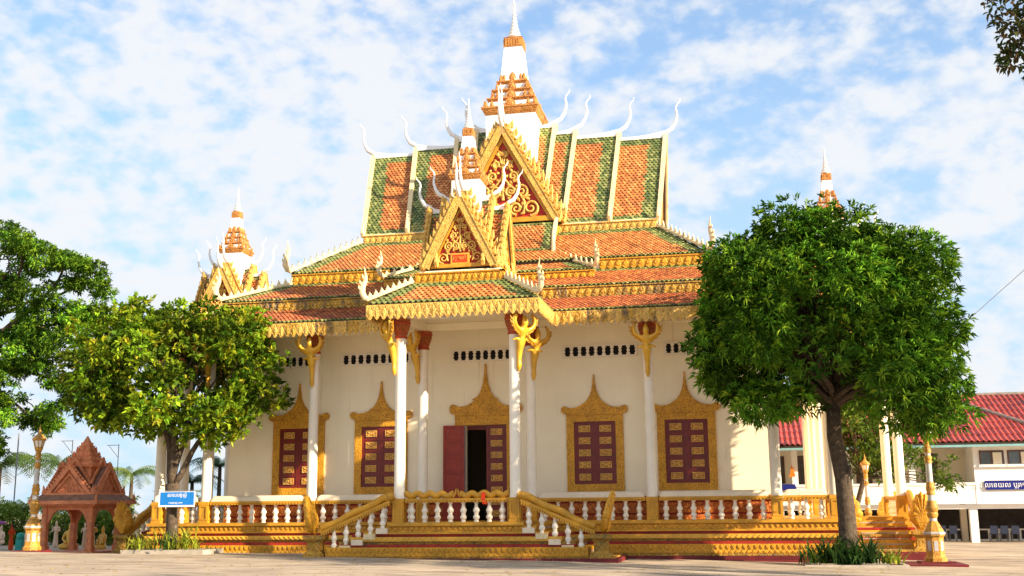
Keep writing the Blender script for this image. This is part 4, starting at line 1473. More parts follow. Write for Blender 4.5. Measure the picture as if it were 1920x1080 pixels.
# ------------------------------------------------------------------ plants
def leaves_mesh(name, P, Nn, K, Ln, Wd, cols, up=0.5, spread=1.0, droop=0.25, fold=0.25, tipcol=None, tipfrac=0.0, jitter=0.3, tone=None):
    """whorls of K leaves at points P (n x 3) facing Nn"""
    n = len(P)
    P = np.repeat(P, K, 0)
    Nn = np.repeat(Nn, K, 0)
    m = n * K
    d = Nn * up + rng.normal(0, 1, (m, 3)) * spread * 0.6
    d /= np.linalg.norm(d, axis=1, keepdims=True) + 1e-9
    s = np.cross(d, rng.normal(0, 1, (m, 3)))
    s = np.cross(d, np.array([0, 0, 1.0])) + 0.5 * s
    s /= np.linalg.norm(s, axis=1, keepdims=True) + 1e-9
    nn = np.cross(s, d)
    l = Ln * rng.uniform(1 - jitter, 1 + jitter, (m, 1))
    w_ = Wd * rng.uniform(0.75, 1.2, (m, 1))
    base = P + rng.normal(0, Ln * 0.12, (m, 3))
    mid = base + d * l * 0.5 + nn * l * 0.06
    tip = base + d * l - np.array([0, 0, 1.0]) * l * droop
    V = np.stack([base, mid + s * w_ * 0.5 + nn * w_ * fold, tip, mid - s * w_ * 0.5 + nn * w_ * fold], 1).reshape(-1, 3)
    idx = np.arange(m) * 4
    Fc = np.stack([idx, idx + 1, idx + 2, idx, idx + 2, idx + 3], 1).reshape(-1, 3)
    me = D.meshes.new(name)
    me.vertices.add(len(V))
    me.vertices.foreach_set('co', V.ravel())
    me.loops.add(Fc.size)
    me.loops.foreach_set('vertex_index', Fc.ravel().astype(np.int32))
    me.polygons.add(len(Fc))
    me.polygons.foreach_set('loop_start', np.arange(0, Fc.size, 3).astype(np.int32))
    me.update(calc_edges=True)
    cols = np.array(cols)
    ci = np.repeat(rng.integers(0, len(cols), n), K)
    c = cols[ci] * rng.uniform(0.7, 1.3, (m, 1))
    if tone is not None:
        c = c * np.repeat(tone, K)[:, None]
    if tipcol is not None:
        tips = np.repeat(rng.random(n) < tipfrac, K)
        tc_ = np.array(tipcol)[rng.integers(0, len(tipcol), m)]
        c[tips] = tc_[tips]
    rgba = np.ones((m, 4, 4), np.float32)
    rgba[:, :, :3] = np.clip(c, 0, 1)[:, None, :]
    a = me.attributes.new('Col', 'FLOAT_COLOR', 'POINT')
    a.data.foreach_set('color', rgba.ravel())
    me.materials.append(MATS['leaf'])
    return me


LT = []                                                 # tone lump by lump: new growth, plus sunlit and shaded clumps put into colour


def lumps(centres, radii, per, squash=0.8, inner=0.35, shell=0.25):
    """points spread over lumpy balls: positions and outward normals"""
    Ps, Ns = [], []
    LT.clear()
    for c, r in zip(centres, radii):
        k = max(6, int(per * r * r))
        d = rng.normal(0, 1, (k, 3))
        d /= np.linalg.norm(d, axis=1, keepdims=True)
        rr = r * np.where(rng.random((k, 1)) < inner, rng.uniform(0.3, 1, (k, 1)), 1 + rng.normal(0, shell * 0.4, (k, 1)))
        Ps.append(np.array(c) + d * rr * (1, 1, squash))
        Ns.append(d)
        LT.append(np.full(k, rng.choice((0.5, 0.7, 0.9, 1.1, 1.45, 1.9))))
    return np.vstack(Ps), np.vstack(Ns)


def limb(b, p0, p1, r0, r1, wob=0.15, n=7):
    p0, p1 = Vector(p0), Vector(p1)
    pts, rr = [], []
    Ln = (p1 - p0).length
    ph = rnd.random() * 6
    for i in range(n):
        t = i / (n - 1)
        q = p0.lerp(p1, t)
        a = wob * Ln * 0.12 * math.sin(t * math.pi)
        pts.append(q + Vector((math.sin(ph + t * 5) * a, math.cos(ph + t * 4) * a, 0.06 * Ln * math.sin(t * math.pi))))
        rr.append(r0 + (r1 - r0) * t)
    b.tube(pts, rr, 7)


# --- mango tree in front of the right corner
mx_, my_ = 13.48, -2.6
g0 = gz(mx_, my_)
tr_ = thing('mango_tree', 'dense dark green round-crowned mango tree in front of the right corner of the temple', 'tree', (mx_, my_, g0))
C0 = np.array((13.0, -3.7, 7.45))
cen, rad = [], []
for i in range(130):
    while True:
        d = rng.normal(0, 1, 3)
        d /= np.linalg.norm(d)
        if d[2] > -0.60:
            break
    sh = rng.uniform(0.76, 1.0)
    up_ = 4.2 if d[2] > 0 else 3.4
    d = d / (np.abs(d) ** 2.7).sum() ** (1 / 2.7)
    sh *= 1 + 0.05 * math.sin(3.1 * d[0] + 2.2 * d[2] + 1.0) + 0.05 * math.sin(5.3 * d[0] - 4.1 * d[2] + 2.0 * d[1])
    cen.append(C0 + d * sh * np.array((4.65, 3.2, up_)) * 0.85)
    rad.append(rng.uniform(0.65, 1.10))
for x, z in ((9.4, 6.2), (10.1, 5.5), (10.8, 5.1), (11.5, 5.0), (12.2, 5.4), (14.5, 5.3), (15.2, 4.9), (15.8, 4.6), (16.3, 4.4), (16.8, 4.8), (17.1, 5.6), (8.9, 7.0)):
    for y in (-5.2, -4.2, -3.0):
        cen.append(np.array((x, y, z)) + rng.normal(0, 0.2, 3))
        rad.append(rng.uniform(0.5, 0.75))
b = MB()
tp = Vector((13.28, -2.8, 5.5))
pts = [Vector((mx_, my_, g0 - 0.2)), Vector((mx_ + 0.02, my_, g0 + 0.4)), Vector((13.50, my_, 1.4)), Vector((13.46, my_, 2.6)), Vector((13.26, my_, 4.0)), tp]
b.tube(pts, [0.46, 0.33, 0.29, 0.28, 0.25, 0.23], 12)
b.tube([Vector((13.48, my_, 2.5)), Vector((13.64, my_ - 0.12, 2.85)), Vector((13.66, my_ - 0.1, 3.0))], [0.2, 0.15, 0.05], 8)
for c in cen[::3]:
    limb(b, tp + Vector((0, 0, rnd.uniform(-0.5, 0.6))), c, 0.13, 0.03, 0.5)
b.build('trunk', 'bark', tr_, smooth=180)
P_, N_ = lumps(cen, rad, 96, 0.85, 0.15)
N_ = N_ * 0.8 + np.array((0, 0, 0.35))
MG = [(0.052, 0.14, 0.010), (0.085, 0.20, 0.012), (0.035, 0.10, 0.008), (0.12, 0.25, 0.018)]
O('crown', leaves_mesh('crown', P_, N_, 8, 0.26, 0.055, MG, 0.75, 0.85, 0.22, 0.2, [(0.20, 0.36, 0.02), (0.30, 0.44, 0.03), (0.15, 0.29, 0.02)], 0.16, tone=np.concatenate(LT)), tr_)


# --- rounded tree with yellow-tipped leaves in front of the left corner
lx, ly = -11.75, -1.85
g0 = gz(lx, ly) + 0.12
tl = thing('magnolia_tree', 'broad-leaved tree with yellowish leaf tips behind the blue sign in front of the left corner', 'tree', (lx, ly, g0))
cen, rad = [], []
C1 = np.array((-11.9, -1.8, 7.1))
for i in range(125):
    d = rng.normal(0, 1, 3)
    d /= np.linalg.norm(d)
    sh = rng.uniform(0.35, 1.0) ** 0.5
    hw_ = np.array((4.35, 3.7, 3.15 if d[2] > 0 else 2.5))
    c = C1 + d * sh * hw_
    if d[2] < -0.5:
        c[2] = max(c[2], 4.75 + 0.25 * abs(c[0] + 11.0))
    cen.append(c)
    rad.append(rng.uniform(0.4, 0.85))
for x, z in ((-15.6, 5.9), (-14.8, 5.4), (-13.9, 5.15), (-9.3, 4.9), (-8.6, 5.1), (-10.0, 4.6), (-10.8, 4.7), (-12.8, 5.0)):
    cen.append(np.array((x, -2.2, z)))
    rad.append(0.6)
b = MB()
fk = Vector((lx - 0.05, ly, 2.75))
b.tube([(lx, ly, g0 - 0.15), (lx + 0.02, ly, g0 + 0.3), (lx + 0.02, ly, 1.7), fk], [0.34, 0.25, 0.22, 0.28], 10)
ends = [(-12.35, -1.8, 5.2), (-11.9, -2.0, 5.6), (-11.2, -1.8, 5.4), (-10.2, -1.7, 5.0), (-11.8, -0.9, 5.5)]
for e, r in zip(ends, (0.17, 0.19, 0.12, 0.13, 0.1)):
    limb(b, fk - Vector((0, 0, 0.15)), e, r, r * 0.62, 0.25)
for c in cen[::4]:
    e = min(ends, key=lambda q: (Vector(q) - Vector(c)).length)
    limb(b, e, c, 0.05, 0.015, 0.4, 5)
b.build('trunk', 'bark', tl, smooth=180)
P_, N_ = lumps(cen, rad, 76, 0.8, 0.35)
LG = [(0.10, 0.18, 0.010), (0.15, 0.24, 0.012), (0.055, 0.12, 0.008), (0.21, 0.29, 0.016)]
zf = np.clip((P_[:, 2] - 5.5) / 4.0, 0, 1)
O('crown', leaves_mesh('crown', P_, N_ * 0.7 + np.array((0, 0, 0.5)), 7, 0.26, 0.14, LG, 0.7, 0.9, 0.10, 0.12, [(0.32, 0.36, 0.015), (0.24, 0.31, 0.012), (0.40, 0.36, 0.03)], 0.17, tone=np.concatenate(LT)), tl)

# --- tall airy tree at the left edge
fx, fy = -28.6, 7.0
g0 = gz(fx, fy)
tf = thing('rain_tree', 'tall airy tree with feathery light green foliage at the left edge', 'tree', (fx, fy, g0))
cen, rad = [], []
spots = [(-25.5, 6, 14.2, 3.3, 1.3), (-24.2, 5, 15.3, 1.8, 0.8), (-22.4, 6, 14.4, 1.8, 0.6), (-21.4, 6, 13.4, 1.3, 0.6), (-23.5, 5, 12.4, 1.6, 0.6), (-21.6, 6, 11.5, 2.0, 0.7), (-24.5, 6, 11.0, 2.0, 0.8), (-26.5, 6, 9.2, 3.0, 1.3), (-23.2, 5, 9.5, 1.9, 0.8), (-22.0, 6, 8.4, 1.4, 0.7),
         (-24.8, 5, 7.4, 1.8, 0.8), (-23.4, 6, 6.6, 1.2, 0.7), (-26.5, 5, 6.0, 1.8, 0.8), (-25.2, 5, 5.2, 1.0, 0.5), (-29.5, 6, 12.5, 3.5, 2.0), (-20.9, 6, 11.6, 1.0, 0.4), (-22.6, 5, 10.4, 1.6, 0.6)]
b = MB()
top = Vector((fx, fy, 7.0))
b.tube([(fx, fy, g0 - 0.2), (fx + 0.1, fy, 3.0), top, Vector((fx + 0.8, fy, 11))], [0.55, 0.42, 0.36, 0.24], 9)
for x, y, z, rx, rz_ in [(q[0] + 0.1, q[1], q[2] - 0.6, q[3], q[4]) for q in spots]:
    limb(b, top + Vector((rnd.uniform(0, 0.8), 0, rnd.uniform(0, 4))), (x, y, z), 0.16, 0.05, 0.6)
    for k in range(int(9 * rx)):
        a = rng.normal(0, 0.5, 3)
        cen.append((x + a[0] * rx, y + a[1] * rx * 0.9, z + a[2] * rz_))
        rad.append(rng.uniform(0.28, 0.6))
for c in cen[::4]:
    q = min(spots, key=lambda q: (Vector(q[:3]) - Vector(c)).length)
    limb(b, q[:3], c, 0.035, 0.012, 0.4, 4)
b.build('trunk', 'bark', tf, smooth=180)
P_, N_ = lumps(cen, rad, 190, 0.6, 0.5)
O('crown', leaves_mesh('crown', P_, N_ * 0.5 + np.array((0, 0, 0.3)), 6, 0.21, 0.085, [(0.065, 0.165, 0.012), (0.10, 0.22, 0.016), (0.04, 0.11, 0.010), (0.15, 0.26, 0.02)], 0.6, 1.0, 0.15, 0.1, [(0.19, 0.32, 0.02)], 0.15, tone=np.concatenate(LT)), tf)

# --- tree whose twigs hang into the top right corner, standing out of frame near the camera
bx_, by_ = 19.2, -26.0
g0 = gz(bx_, by_)
to = thing('shade_tree', 'dark-leaved twigs of a tree hanging into the top right corner', 'tree', (bx_, by_, g0))
cen, rad = [], []
b = MB()
tp = Vector((19.0, -26, 5.5))
b.tube([(bx_, by_, g0 - 0.2), (19.1, -26, 3), tp, (19.0, -26, 8.0)], [0.4, 0.32, 0.28, 0.2], 9)
tw = [(14.35, -26.9, 8.62), (14.15, -26.9, 8.25), (14.22, -26.9, 7.98), (14.05, -26.9, 7.75), (14.45, -26.8, 8.1), (14.6, -26.9, 8.5), (14.35, -26.9, 7.7), (14.55, -26.9, 7.45), (14.75, -26.9, 7.9), (14.9, -26.8, 8.4), (14.0, -26.95, 8.75), (15.0, -26.9, 7.5)]
tw = [(q[0] + 0.12, q[1], q[2] + 0.12) for q in tw]
for c in tw:
    limb(b, (16.6, -26.5, 8.0), c, 0.035, 0.008, 0.5, 6)
    for k in range(5):
        cen.append(np.array(c) + rng.normal(0, 0.12, 3))
        rad.append(0.16)
limb(b, tp, (16.6, -26.5, 8.0), 0.14, 0.05, 0.3)
for k in range(46):
    d = rng.normal(0, 1, 3)
    d /= np.linalg.norm(d)
    c = np.array((20.0, -26.0, 9.2)) + d * rng.uniform(0.5, 1, 1) * (3.6, 3.6, 2.6)
    cen.append(c)
    rad.append(0.75)
    limb(b, tp + Vector((0, 0, 1.5)), c, 0.07, 0.02, 0.4, 5)
b.build('trunk', 'bark', to, smooth=180)
P1, N1 = lumps(cen[:60], rad[:60], 260, 0.9, 0.5)
P2, N2 = lumps(cen[60:], rad[60:], 50, 0.8, 0.5)
O('crown', leaves_mesh('crown', np.vstack([P1, P2]), np.vstack([N1, N2]), 4, 0.115, 0.06, [(0.05, 0.075, 0.02), (0.07, 0.075, 0.022), (0.035, 0.06, 0.015), (0.10, 0.07, 0.03)], 0.5, 1.0, 0.2, 0.1), to)

# --- big trees out of frame on the right whose shade falls over the forecourt and stairs
for k, (x, y, z, r) in enumerate(((30.5, -16.2, 14.0, 4.7), (39.0, -23.0, 11.5, 4.6))):
    g0 = gz(x, y)
    ts_ = thing('forecourt_tree', ('shade tree out of frame to the right of the mango tree', 'shade tree out of frame farther right by the forecourt')[k], 'tree', (x, y, g0))
    b = MB()
    b.tube([(x, y, g0 - 0.2), (x, y, 4), (x + 0.2, y, z - 2), (x, y, z)], [0.45, 0.36, 0.28, 0.12], 9)
    cen, rad = [], []
    for i in range(60):
        d = rng.normal(0, 1, 3)
        d /= np.linalg.norm(d)
        c = np.array((x, y, z)) + d * rng.uniform(0.4, 1) * (r, r, r * 0.8)
        cen.append(c)
        rad.append(rng.uniform(0.5, 0.9))
        if i % 3 == 0:
            limb(b, (x, y, z - 2.5), c, 0.1, 0.03, 0.4, 5)
    b.build('trunk', 'bark', ts_, smooth=180)
    P_, N_ = lumps(cen, rad, 60, 0.8, 0.5)
    O('crown', leaves_mesh('crown', P_, N_, 6, 0.30, 0.11, MG, 0.6, 1.0, 0.2), ts_)

# --- tree behind the right side of the temple
bx_, by_ = 16.2, 17.0
g0 = gz(bx_, by_)
tb = thing('leafy_tree', 'light green leafy tree behind the mango trunk in front of the red-roofed house', 'tree', (bx_, by_, g0))
cen, rad = [], []
for i in range(60):
    d = rng.normal(0, 1, 3)
    d /= np.linalg.norm(d)
    cen.append(np.array((16.3, 17.0, 5.6)) + d * rng.uniform(0.3, 1) * (2.9, 2.4, 3.3))
    rad.append(rng.uniform(0.4, 0.8))
for i in range(10):
    cen.append(np.array((20.2, 19.0, 3.2)) + rng.normal(0, 0.5, 3))
    rad.append(0.4)
b = MB()
b.tube([(bx_ - 0.7, by_, g0 - 0.1), (bx_ - 0.6, by_, 1.6), (bx_ - 0.1, by_, 3.2), (bx_, by_, 6)], [0.16, 0.14, 0.12, 0.05], 8)
for c in cen[::3]:
    limb(b, (bx_ - 0.2, by_, 3.0), c, 0.06, 0.015, 0.4, 5)
b.build('trunk', 'bark', tb, smooth=180)
P_, N_ = lumps(cen, rad, 55, 0.8, 0.5)
O('crown', leaves_mesh('crown', P_, N_ * 0.6 + np.array((0, 0, .4)), 6, 0.26, 0.10, [(0.10, 0.17, 0.02), (0.16, 0.22, 0.03), (0.07, 0.13, 0.018)], 0.6, 1.0, 0.15), tb)


# --- palms and garden greenery behind the left side
def palm(x, y, h, Lf, n, label, lean=0.0, nm='coconut_palm', col=((0.09, 0.15, 0.03), (0.14, 0.19, 0.045), (0.06, 0.11, 0.025))):
    g0 = gz(x, y)
    t = thing(nm, label, 'palm tree', (x, y, g0), 'palms beyond the temple')
    b = MB().tube([(x, y, g0 - 0.1), (x + lean * 0.3, y, g0 + h * 0.5), (x + lean, y, g0 + h)], [0.19, 0.14, 0.11], 8)
    b.build('trunk', 'bark', t, smooth=180)
    V, Fs, Cc = [], [], []
    for k in range(n):
        a = k * 2.4 + rnd.uniform(-.3, .3)
        e0 = rnd.uniform(0.1, 1.0)
        dx, dy = math.cos(a), math.sin(a)
        cpt = Vector((x + lean, y, g0 + h))
        m_ = 22
        prev = cpt
        el = e0
        colr = np.array(col[rnd.randrange(len(col))]) * rnd.uniform(0.8, 1.25)
        for i in range(m_):
            el -= (e0 + 0.75) / m_ * 1.15
            step = Lf / m_
            q = prev + Vector((dx * math.cos(el), dy * math.cos(el), math.sin(el))) * step
            ll = Lf * 0.26 * math.sin(math.pi * (0.12 + 0.86 * i / m_)) ** 0.7
            for s in (-1, 1):
                sd = Vector((-dy * s, dx * s, 0)) * 0.8 + Vector((dx, dy, 0)) * 0.45 + Vector((0, 0, -0.65 + rnd.uniform(-.2, .2)))
                sd.normalize()
                bb = len(V)
                ax = (q - prev) * 0.42
                V += [tuple(prev - ax * 0.3), tuple(prev + ax), tuple(prev + sd * ll)]
                Fs.append((bb, bb + 1, bb + 2))
                Cc += [colr] * 3
            prev = q
    me = D.meshes.new('fronds')
    me.from_pydata(V, [], Fs)
    at = me.attributes.new('Col', 'FLOAT_COLOR', 'POINT')
    rg = np.ones((len(V), 4), np.float32)
    rg[:, :3] = np.clip(np.array(Cc), 0, 1)
    at.data.foreach_set('color', rg.ravel())
    me.materials.append(MATS['leaf'])
    O('fronds', me, t)


palm(-42.3, 30.0, 5.2, 4.2, 20, 'coconut palm with pale arching fronds at the far left edge')
palm(-37.6, 30.0, 5.2, 3.4, 17, 'coconut palm with fronds showing left of the red shrine roof')
palm(-31.9, 30.0, 4.4, 3.0, 16, 'coconut palm with fronds showing right of the red shrine roof')
palm(-23.2, 22.0, 3.6, 2.4, 18, 'dark palm seen between the white columns at the left corner', col=((0.03, 0.08, 0.03), (0.04, 0.10, 0.05)))
palm(-21.4, 22.0, 4.6, 2.6, 18, 'dark palm against the left end of the temple wall', col=((0.03, 0.08, 0.03), (0.05, 0.11, 0.05)))
palm(-28.2, 18.0, 2.0, 2.6, 18, 'low leafy palm behind the red shrine', col=((0.16, 0.24, 0.03), (0.22, 0.28, 0.05)))
palm(-24.6, 15.0, 1.7, 2.2, 16, 'low yellowish palm between shrine and left stairs', col=((0.20, 0.26, 0.03), (0.12, 0.2, 0.03)))
palm(-31.2, 17.0, 2.0, 2.6, 18, 'low bright palm left of the shrine', col=((0.14, 0.24, 0.03), (0.2, 0.27, 0.05)))


def shrub(x, y, r, h, label, cols=((0.09, 0.17, 0.02), (0.14, 0.22, 0.03), (0.20, 0.27, 0.04))):
    g0 = gz(x, y)
    t = thing('shrub', label, 'shrub', (x, y, g0), 'garden shrubs behind the left forecourt')
    cen = [np.array((x, y, g0 + h * 0.5)) + rng.normal(0, 0.4, 3) * (r, r * 0.6, h * 0.55) for _ in range(14)]
    rad = [rng.uniform(0.3, 0.55) * min(r, 1.2) for _ in cen]
    b = MB()
    for c in cen:
        b.tube([(x, y, g0 - 0.05), tuple(c)], [0.04, 0.01], 5)
    b.build('stem', 'bark', t)
    P_, N_ = lumps(cen, rad, 90 / max(0.4, min(r, 1.2)), 0.8, 0.5)
    P_[:, 2] = np.maximum(P_[:, 2], g0 + 0.05)
    O('crown', leaves_mesh('crown', P_, N_, 5, 0.22, 0.09, cols, 0.6, 1.0, 0.2), t)


SHR = [(-46, 34, 3, 3.2, 'broad shrub at the far left edge of the garden'), (-41, 30, 2.8, 3.0, 'broad shrub left of the left lamp post'), (-36.5, 31, 2.8, 3.2, 'broad shrub behind the left lamp post'), (-32.5, 30, 2.6, 3.2, 'broad shrub just left of the shrine'), (-28.5, 31, 2.8, 3.0, 'broad shrub seen through the shrine'), (-24.5, 30, 2.6, 3.0, 'broad shrub right of the shrine'),
       (-20.5, 30, 2.6, 2.8, 'broad shrub behind the left corner columns'), (-28.6, 14, 1.3, 1.7, 'small shrub beside the left lamp base'), (-26.8, 14, 1.3, 1.6, 'low shrub at the shrine left post'), (-25.6, 14.5, 1.3, 1.9, 'small shrub seen between the shrine posts'), (-24.2, 14, 1.3, 1.8, 'small shrub by the right shrine post'), (-22.9, 13.5, 1.2, 1.8, 'small shrub behind the left naga'), (-30.2, 14, 1.5, 1.9, 'small shrub behind the robed figure'), (-27.5, 17, 1.6, 2.2, 'small shrub behind the left side of the shrine')]
for x, y, r, h, lb in SHR:
    shrub(x, y, r, h, lb)


def tuft(name, label, x, y, n, Ln, Wd, cols, z=None, spread=0.25, arch=0.9, group=None):
    """clump of strap leaves"""
    g0 = gz(x, y) if z is None else z
    V, Fs, Cc = [], [], []
    for k in range(n):
        a = rnd.uniform(0, 6.28)
        px, py = x + rnd.gauss(0, spread), y + rnd.gauss(0, spread * 0.6)
        l = Ln * rnd.uniform(0.6, 1.15)
        el = rnd.uniform(0.75, 1.5)
        d = Vector((math.cos(a), math.sin(a), 0))
        s = Vector((-d.y, d.x, 0))
        p = Vector((px, py, g0))
        c = np.array(cols[rnd.randrange(len(cols))]) * rnd.uniform(0.75, 1.25)
        b0 = len(V)
        for i in range(5):
            t = i / 4
            ww = Wd * (0.5, 1.0, 0.9, 0.6, 0.03)[i] * 0.5
            V += [tuple(p + s * ww), tuple(p - s * ww)]
            Cc += [c, c]
            p = p + (d * math.cos(el) + Vector((0, 0, math.sin(el)))) * (l / 4)
            el -= arch * rnd.uniform(0.25, 0.5)
        Fs += [(b0 + 2 * i, b0 + 2 * i + 1, b0 + 2 * i + 3, b0 + 2 * i + 2) for i in range(4)]
    me = D.meshes.new(name)
    me.from_pydata(V, [], Fs)
    at = me.attributes.new('Col', 'FLOAT_COLOR', 'POINT')
    rg = np.ones((len(V), 4), np.float32)
    rg[:, :3] = np.clip(np.array(Cc), 0, 1)
    at.data.foreach_set('color', rg.ravel())
    me.materials.append(MATS['leaf'])
    return O(name, me, None, mx=Matrix(), label=label, cat='plant', group=group)


YG = [(0.30, 0.34, 0.03), (0.20, 0.27, 0.03), (0.38, 0.38, 0.05)]
DG = [(0.035, 0.085, 0.018), (0.05, 0.12, 0.025), (0.025, 0.06, 0.015)]
zp = gz(-11.7, -2) + 0.16
for x, y, n, l, c, lb in ((-12.95, -2.0, 26, 0.42, YG, 'yellow-green strap-leaved plant at the left end of the left planter'), (-12.5, -2.2, 30, 0.55, YG, 'yellow-green strap-leaved plant left of the magnolia trunk'), (-10.95, -2.1, 46, 0.75, YG, 'largest yellow-green strap-leaved plant right of the magnolia trunk'),
                          (-11.6, -2.25, 26, 0.6, DG + YG[:1], 'green leafy plant at the foot of the magnolia trunk'), (-10.45, -2.0, 14, 0.45, YG, 'small yellow-green plant at the right end of the left planter')):
    tuft('strap_plant', lb, x, y - 0.3, int(n * 1.3), l * 1.5, 0.055, c, zp, 0.25, 0.6, group='plants in the left planter')
zp = gz(13.5, -3.0) + 0.10
for x, y, n, l, c, lb in ((12.75, -3.0, 70, 1.15, DG, 'tall dark strap-leaved plant left of the mango trunk'), (13.25, -3.1, 60, 1.2, DG, 'tall dark strap-leaved plant in front of the mango trunk'), (14.05, -3.0, 70, 1.15, DG, 'tall dark strap-leaved plant right of the mango trunk'),
                          (12.35, -3.1, 34, 0.8, DG + YG[1:2], 'spiky plant at the left end of the mango planter'), (14.75, -3.1, 40, 0.62, YG + DG[1:2], 'low yellow-green plant at the right end of the mango planter'), (13.6, -3.2, 30, 0.8, DG, 'dark leafy plant at the front of the mango planter')):
    tuft('strap_plant', lb, x, y, n, l, 0.075, c, zp, 0.22, 0.7, group='plants round the mango trunk')


# planters
def planter(label, x0, x1, y0, y1, h, m='concrete'):
    b = MB()
    n_ = 8
    zA = [gz(x0 + (x1 - x0) * i / n_, y0) for i in range(n_ + 1)]
    t = 0.14
    z0, z1 = min(zA) - 0.2, sum(zA) / len(zA) + h
    b.box(x0, x1, y0, y0 + t, z0, z1).box(x0, x1, y1 - t, y1, z0, z1).box(x0, x0 + t, y0 + t, y1 - t, z0, z1 - 0.002).box(x1 - t, x1, y0 + t, y1 - t, z0, z1 - 0.002)
    o = b.build('planter', m, None, label=label, cat='planter')
    MB().box(x0 + t, x1 - t, y0 + t, y1 - t, z0, z1 - 0.06).build('soil', 'tile_bed', o)


planter('low concrete planter kerb round the magnolia tree', -13.35, -9.95, -2.75, -1.0, 0.15)
planter('low grey planter kerb round the mango tree', 12.0, 15.3, -3.5, -1.6, 0.07)

# ------------------------------------------------------------------ things round the temple
# lamp posts
def lamp_post(x, y, label, k=1.0, base=True):
    g0 = gz(x, y)
    t = thing('lamp_post', label, 'lamp post', (x, y, g0), 'gilt lamp posts')
    c = (x, y, g0)
    S = lambda pr: [(r * k * 0.88, z * k) for r, z in pr]
    a8 = math.pi / 8
    if base:
        MB().box(x - 0.56, x + 0.56, y - 0.56, y + 0.56, g0 - 0.1, g0 + 0.12).build('footing', 'kerb_red', t)
    bs = MB().lathe(S([(0.44, 0.121), (0.44, 0.24), (0.38, 0.28), (0.36, 0.34), (0.35, 0.92), (0.37, 0.96), (0.42, 1.0), (0.42, 1.04)]), 8, c, a0=a8).build('base', 'lamp_gold', t)
    for i in range(8):
        F = frame(x, y, i * math.pi / 4 + a8 * 2 - a8 * 2)
        MB().box(0.285 * k, 0.298 * k, -0.065 * k, 0.065 * k, g0 + 0.48 * k, g0 + 0.82 * k, 0, F).build('silver_panel', 'lamp_silver', bs)
    MB().lathe(S([(0.43, 1.041), (0.44, 1.06), (0.44, 1.11), (0.41, 1.13)]), 8, c, a0=a8).build('silver_ring', 'lamp_silver', t)
    MB().lathe(S([(0.40, 1.131), (0.36, 1.2), (0.24, 1.40), (0.18, 1.47), (0.17, 1.50)]), 8, c, a0=a8).build('base_cap', 'lamp_gold', t)
    b = MB()
    sec = [(0, [(0.15, 1.501), (0.145, 1.60)], 1), (0, [(0.17, 1.601), (0.215, 1.70), (0.22, 1.76), (0.19, 1.80), (0.24, 1.88), (0.25, 1.98), (0.20, 2.08), (0.19, 2.16), (0.16, 2.2)], 0), (0, [(0.145, 2.201), (0.14, 2.40)], 1),
           (0, [(0.17, 2.401), (0.18, 2.45), (0.15, 2.5), (0.18, 2.58), (0.185, 2.66), (0.15, 2.72), (0.17, 2.78), (0.14, 2.84)], 0), (0, [(0.125, 2.841), (0.115, 3.50)], 1),
           (0, [(0.14, 3.501), (0.145, 3.56), (0.12, 3.60), (0.15, 3.66), (0.15, 3.72), (0.12, 3.77)], 0), (0, [(0.11, 3.771), (0.11, 3.86)], 1), (0, [(0.14, 3.861), (0.145, 3.95), (0.12, 4.0), (0.14, 4.06), (0.14, 4.12), (0.115, 4.16), (0.145, 4.24), (0.19, 4.34), (0.20, 4.40)], 0)]
    for _, pr, mi in sec:
        b.lathe(S(pr), 12, c, mi)
    b.build('shaft', ['lamp_gold', 'lamp_silver'], t, smooth=45)
    MB().lathe(S([(0.17, 4.401), (0.26, 4.68)]), 8, c, a0=a8).build('lantern_glass', 'lamp_glass', t)
    b = MB()
    for i in range(8):
        q = i * math.pi / 4 + a8
        b.tube([(x + 0.16 * k * math.cos(q), y + 0.16 * k * math.sin(q), g0 + 4.40 * k), (x + 0.24 * k * math.cos(q), y + 0.24 * k * math.sin(q), g0 + 4.69 * k)], 0.018 * k, 5)
    b.build('lantern_frame', 'lamp_gold', t)
    MB().lathe(S([(0.30, 4.685), (0.33, 4.70), (0.33, 4.75), (0.30, 4.80), (0.22, 4.88), (0.10, 4.96), (0.09, 5.02), (0.055, 5.05), (0.06, 5.12), (0.03, 5.2), (0.01, 5.36)]), 12, c).build('lantern_cap', 'lamp_gold', t, smooth=45)
    return t


lamp_post(-19.0, 0.0, 'gold and silver lamp post left of the red shrine', 0.99)
lamp_post(16.5, -1.0, 'gold and silver lamp post rising into the mango crown on the right', 0.99)
lamp_post(15.75, 13.0, 'distant lamp post behind the mango trunk', 0.80)
pf = MB().box(14.9, 17.35, -2.2, 0.3, -0.6, gz(16.2, -1) + 0.06).build('red_platform', 'kerb_red', None, label='low red platform under the right lamp post', cat='platform')

# blue sign hung on the magnolia trunk
sx0, sx1, sy_ = -12.10, -10.60, -2.32
sg = MB().box(sx0, sx1, sy_, sy_ + 0.04, 1.86, 2.44).build('blue_sign', 'sign_white', None, label='blue sign with white Khmer lettering tied to the magnolia trunk', cat='sign')
MB().box(sx0 + 0.07, sx1 - 0.02, sy_ - 0.006, sy_ - 0.001, 1.93, 2.42).build('sign_face', 'sign_blue', sg)
Rx = Matrix.Rotation(math.pi / 2, 4, 'X')
O('sign_lettering', text_mesh('សាលារង្គ្រុំ', 0.19, 'sign_white', 0.002), sg, mx=Matrix.Translation((-11.33, sy_ - 0.009, 2.30)) @ Rx)
O('sign_lettering', text_mesh('rvayang-com', 0.115, 'sign_white', 0.002), sg, mx=Matrix.Translation((-11.38, sy_ - 0.009, 2.02)) @ Rx)
MB().tube([(sx0 - 0.3, sy_ + 0.02, 2.47), (sx1 + 0.25, sy_ + 0.02, 2.48)], 0.012, 5).build('sign_rail', 'pole_grey', sg)

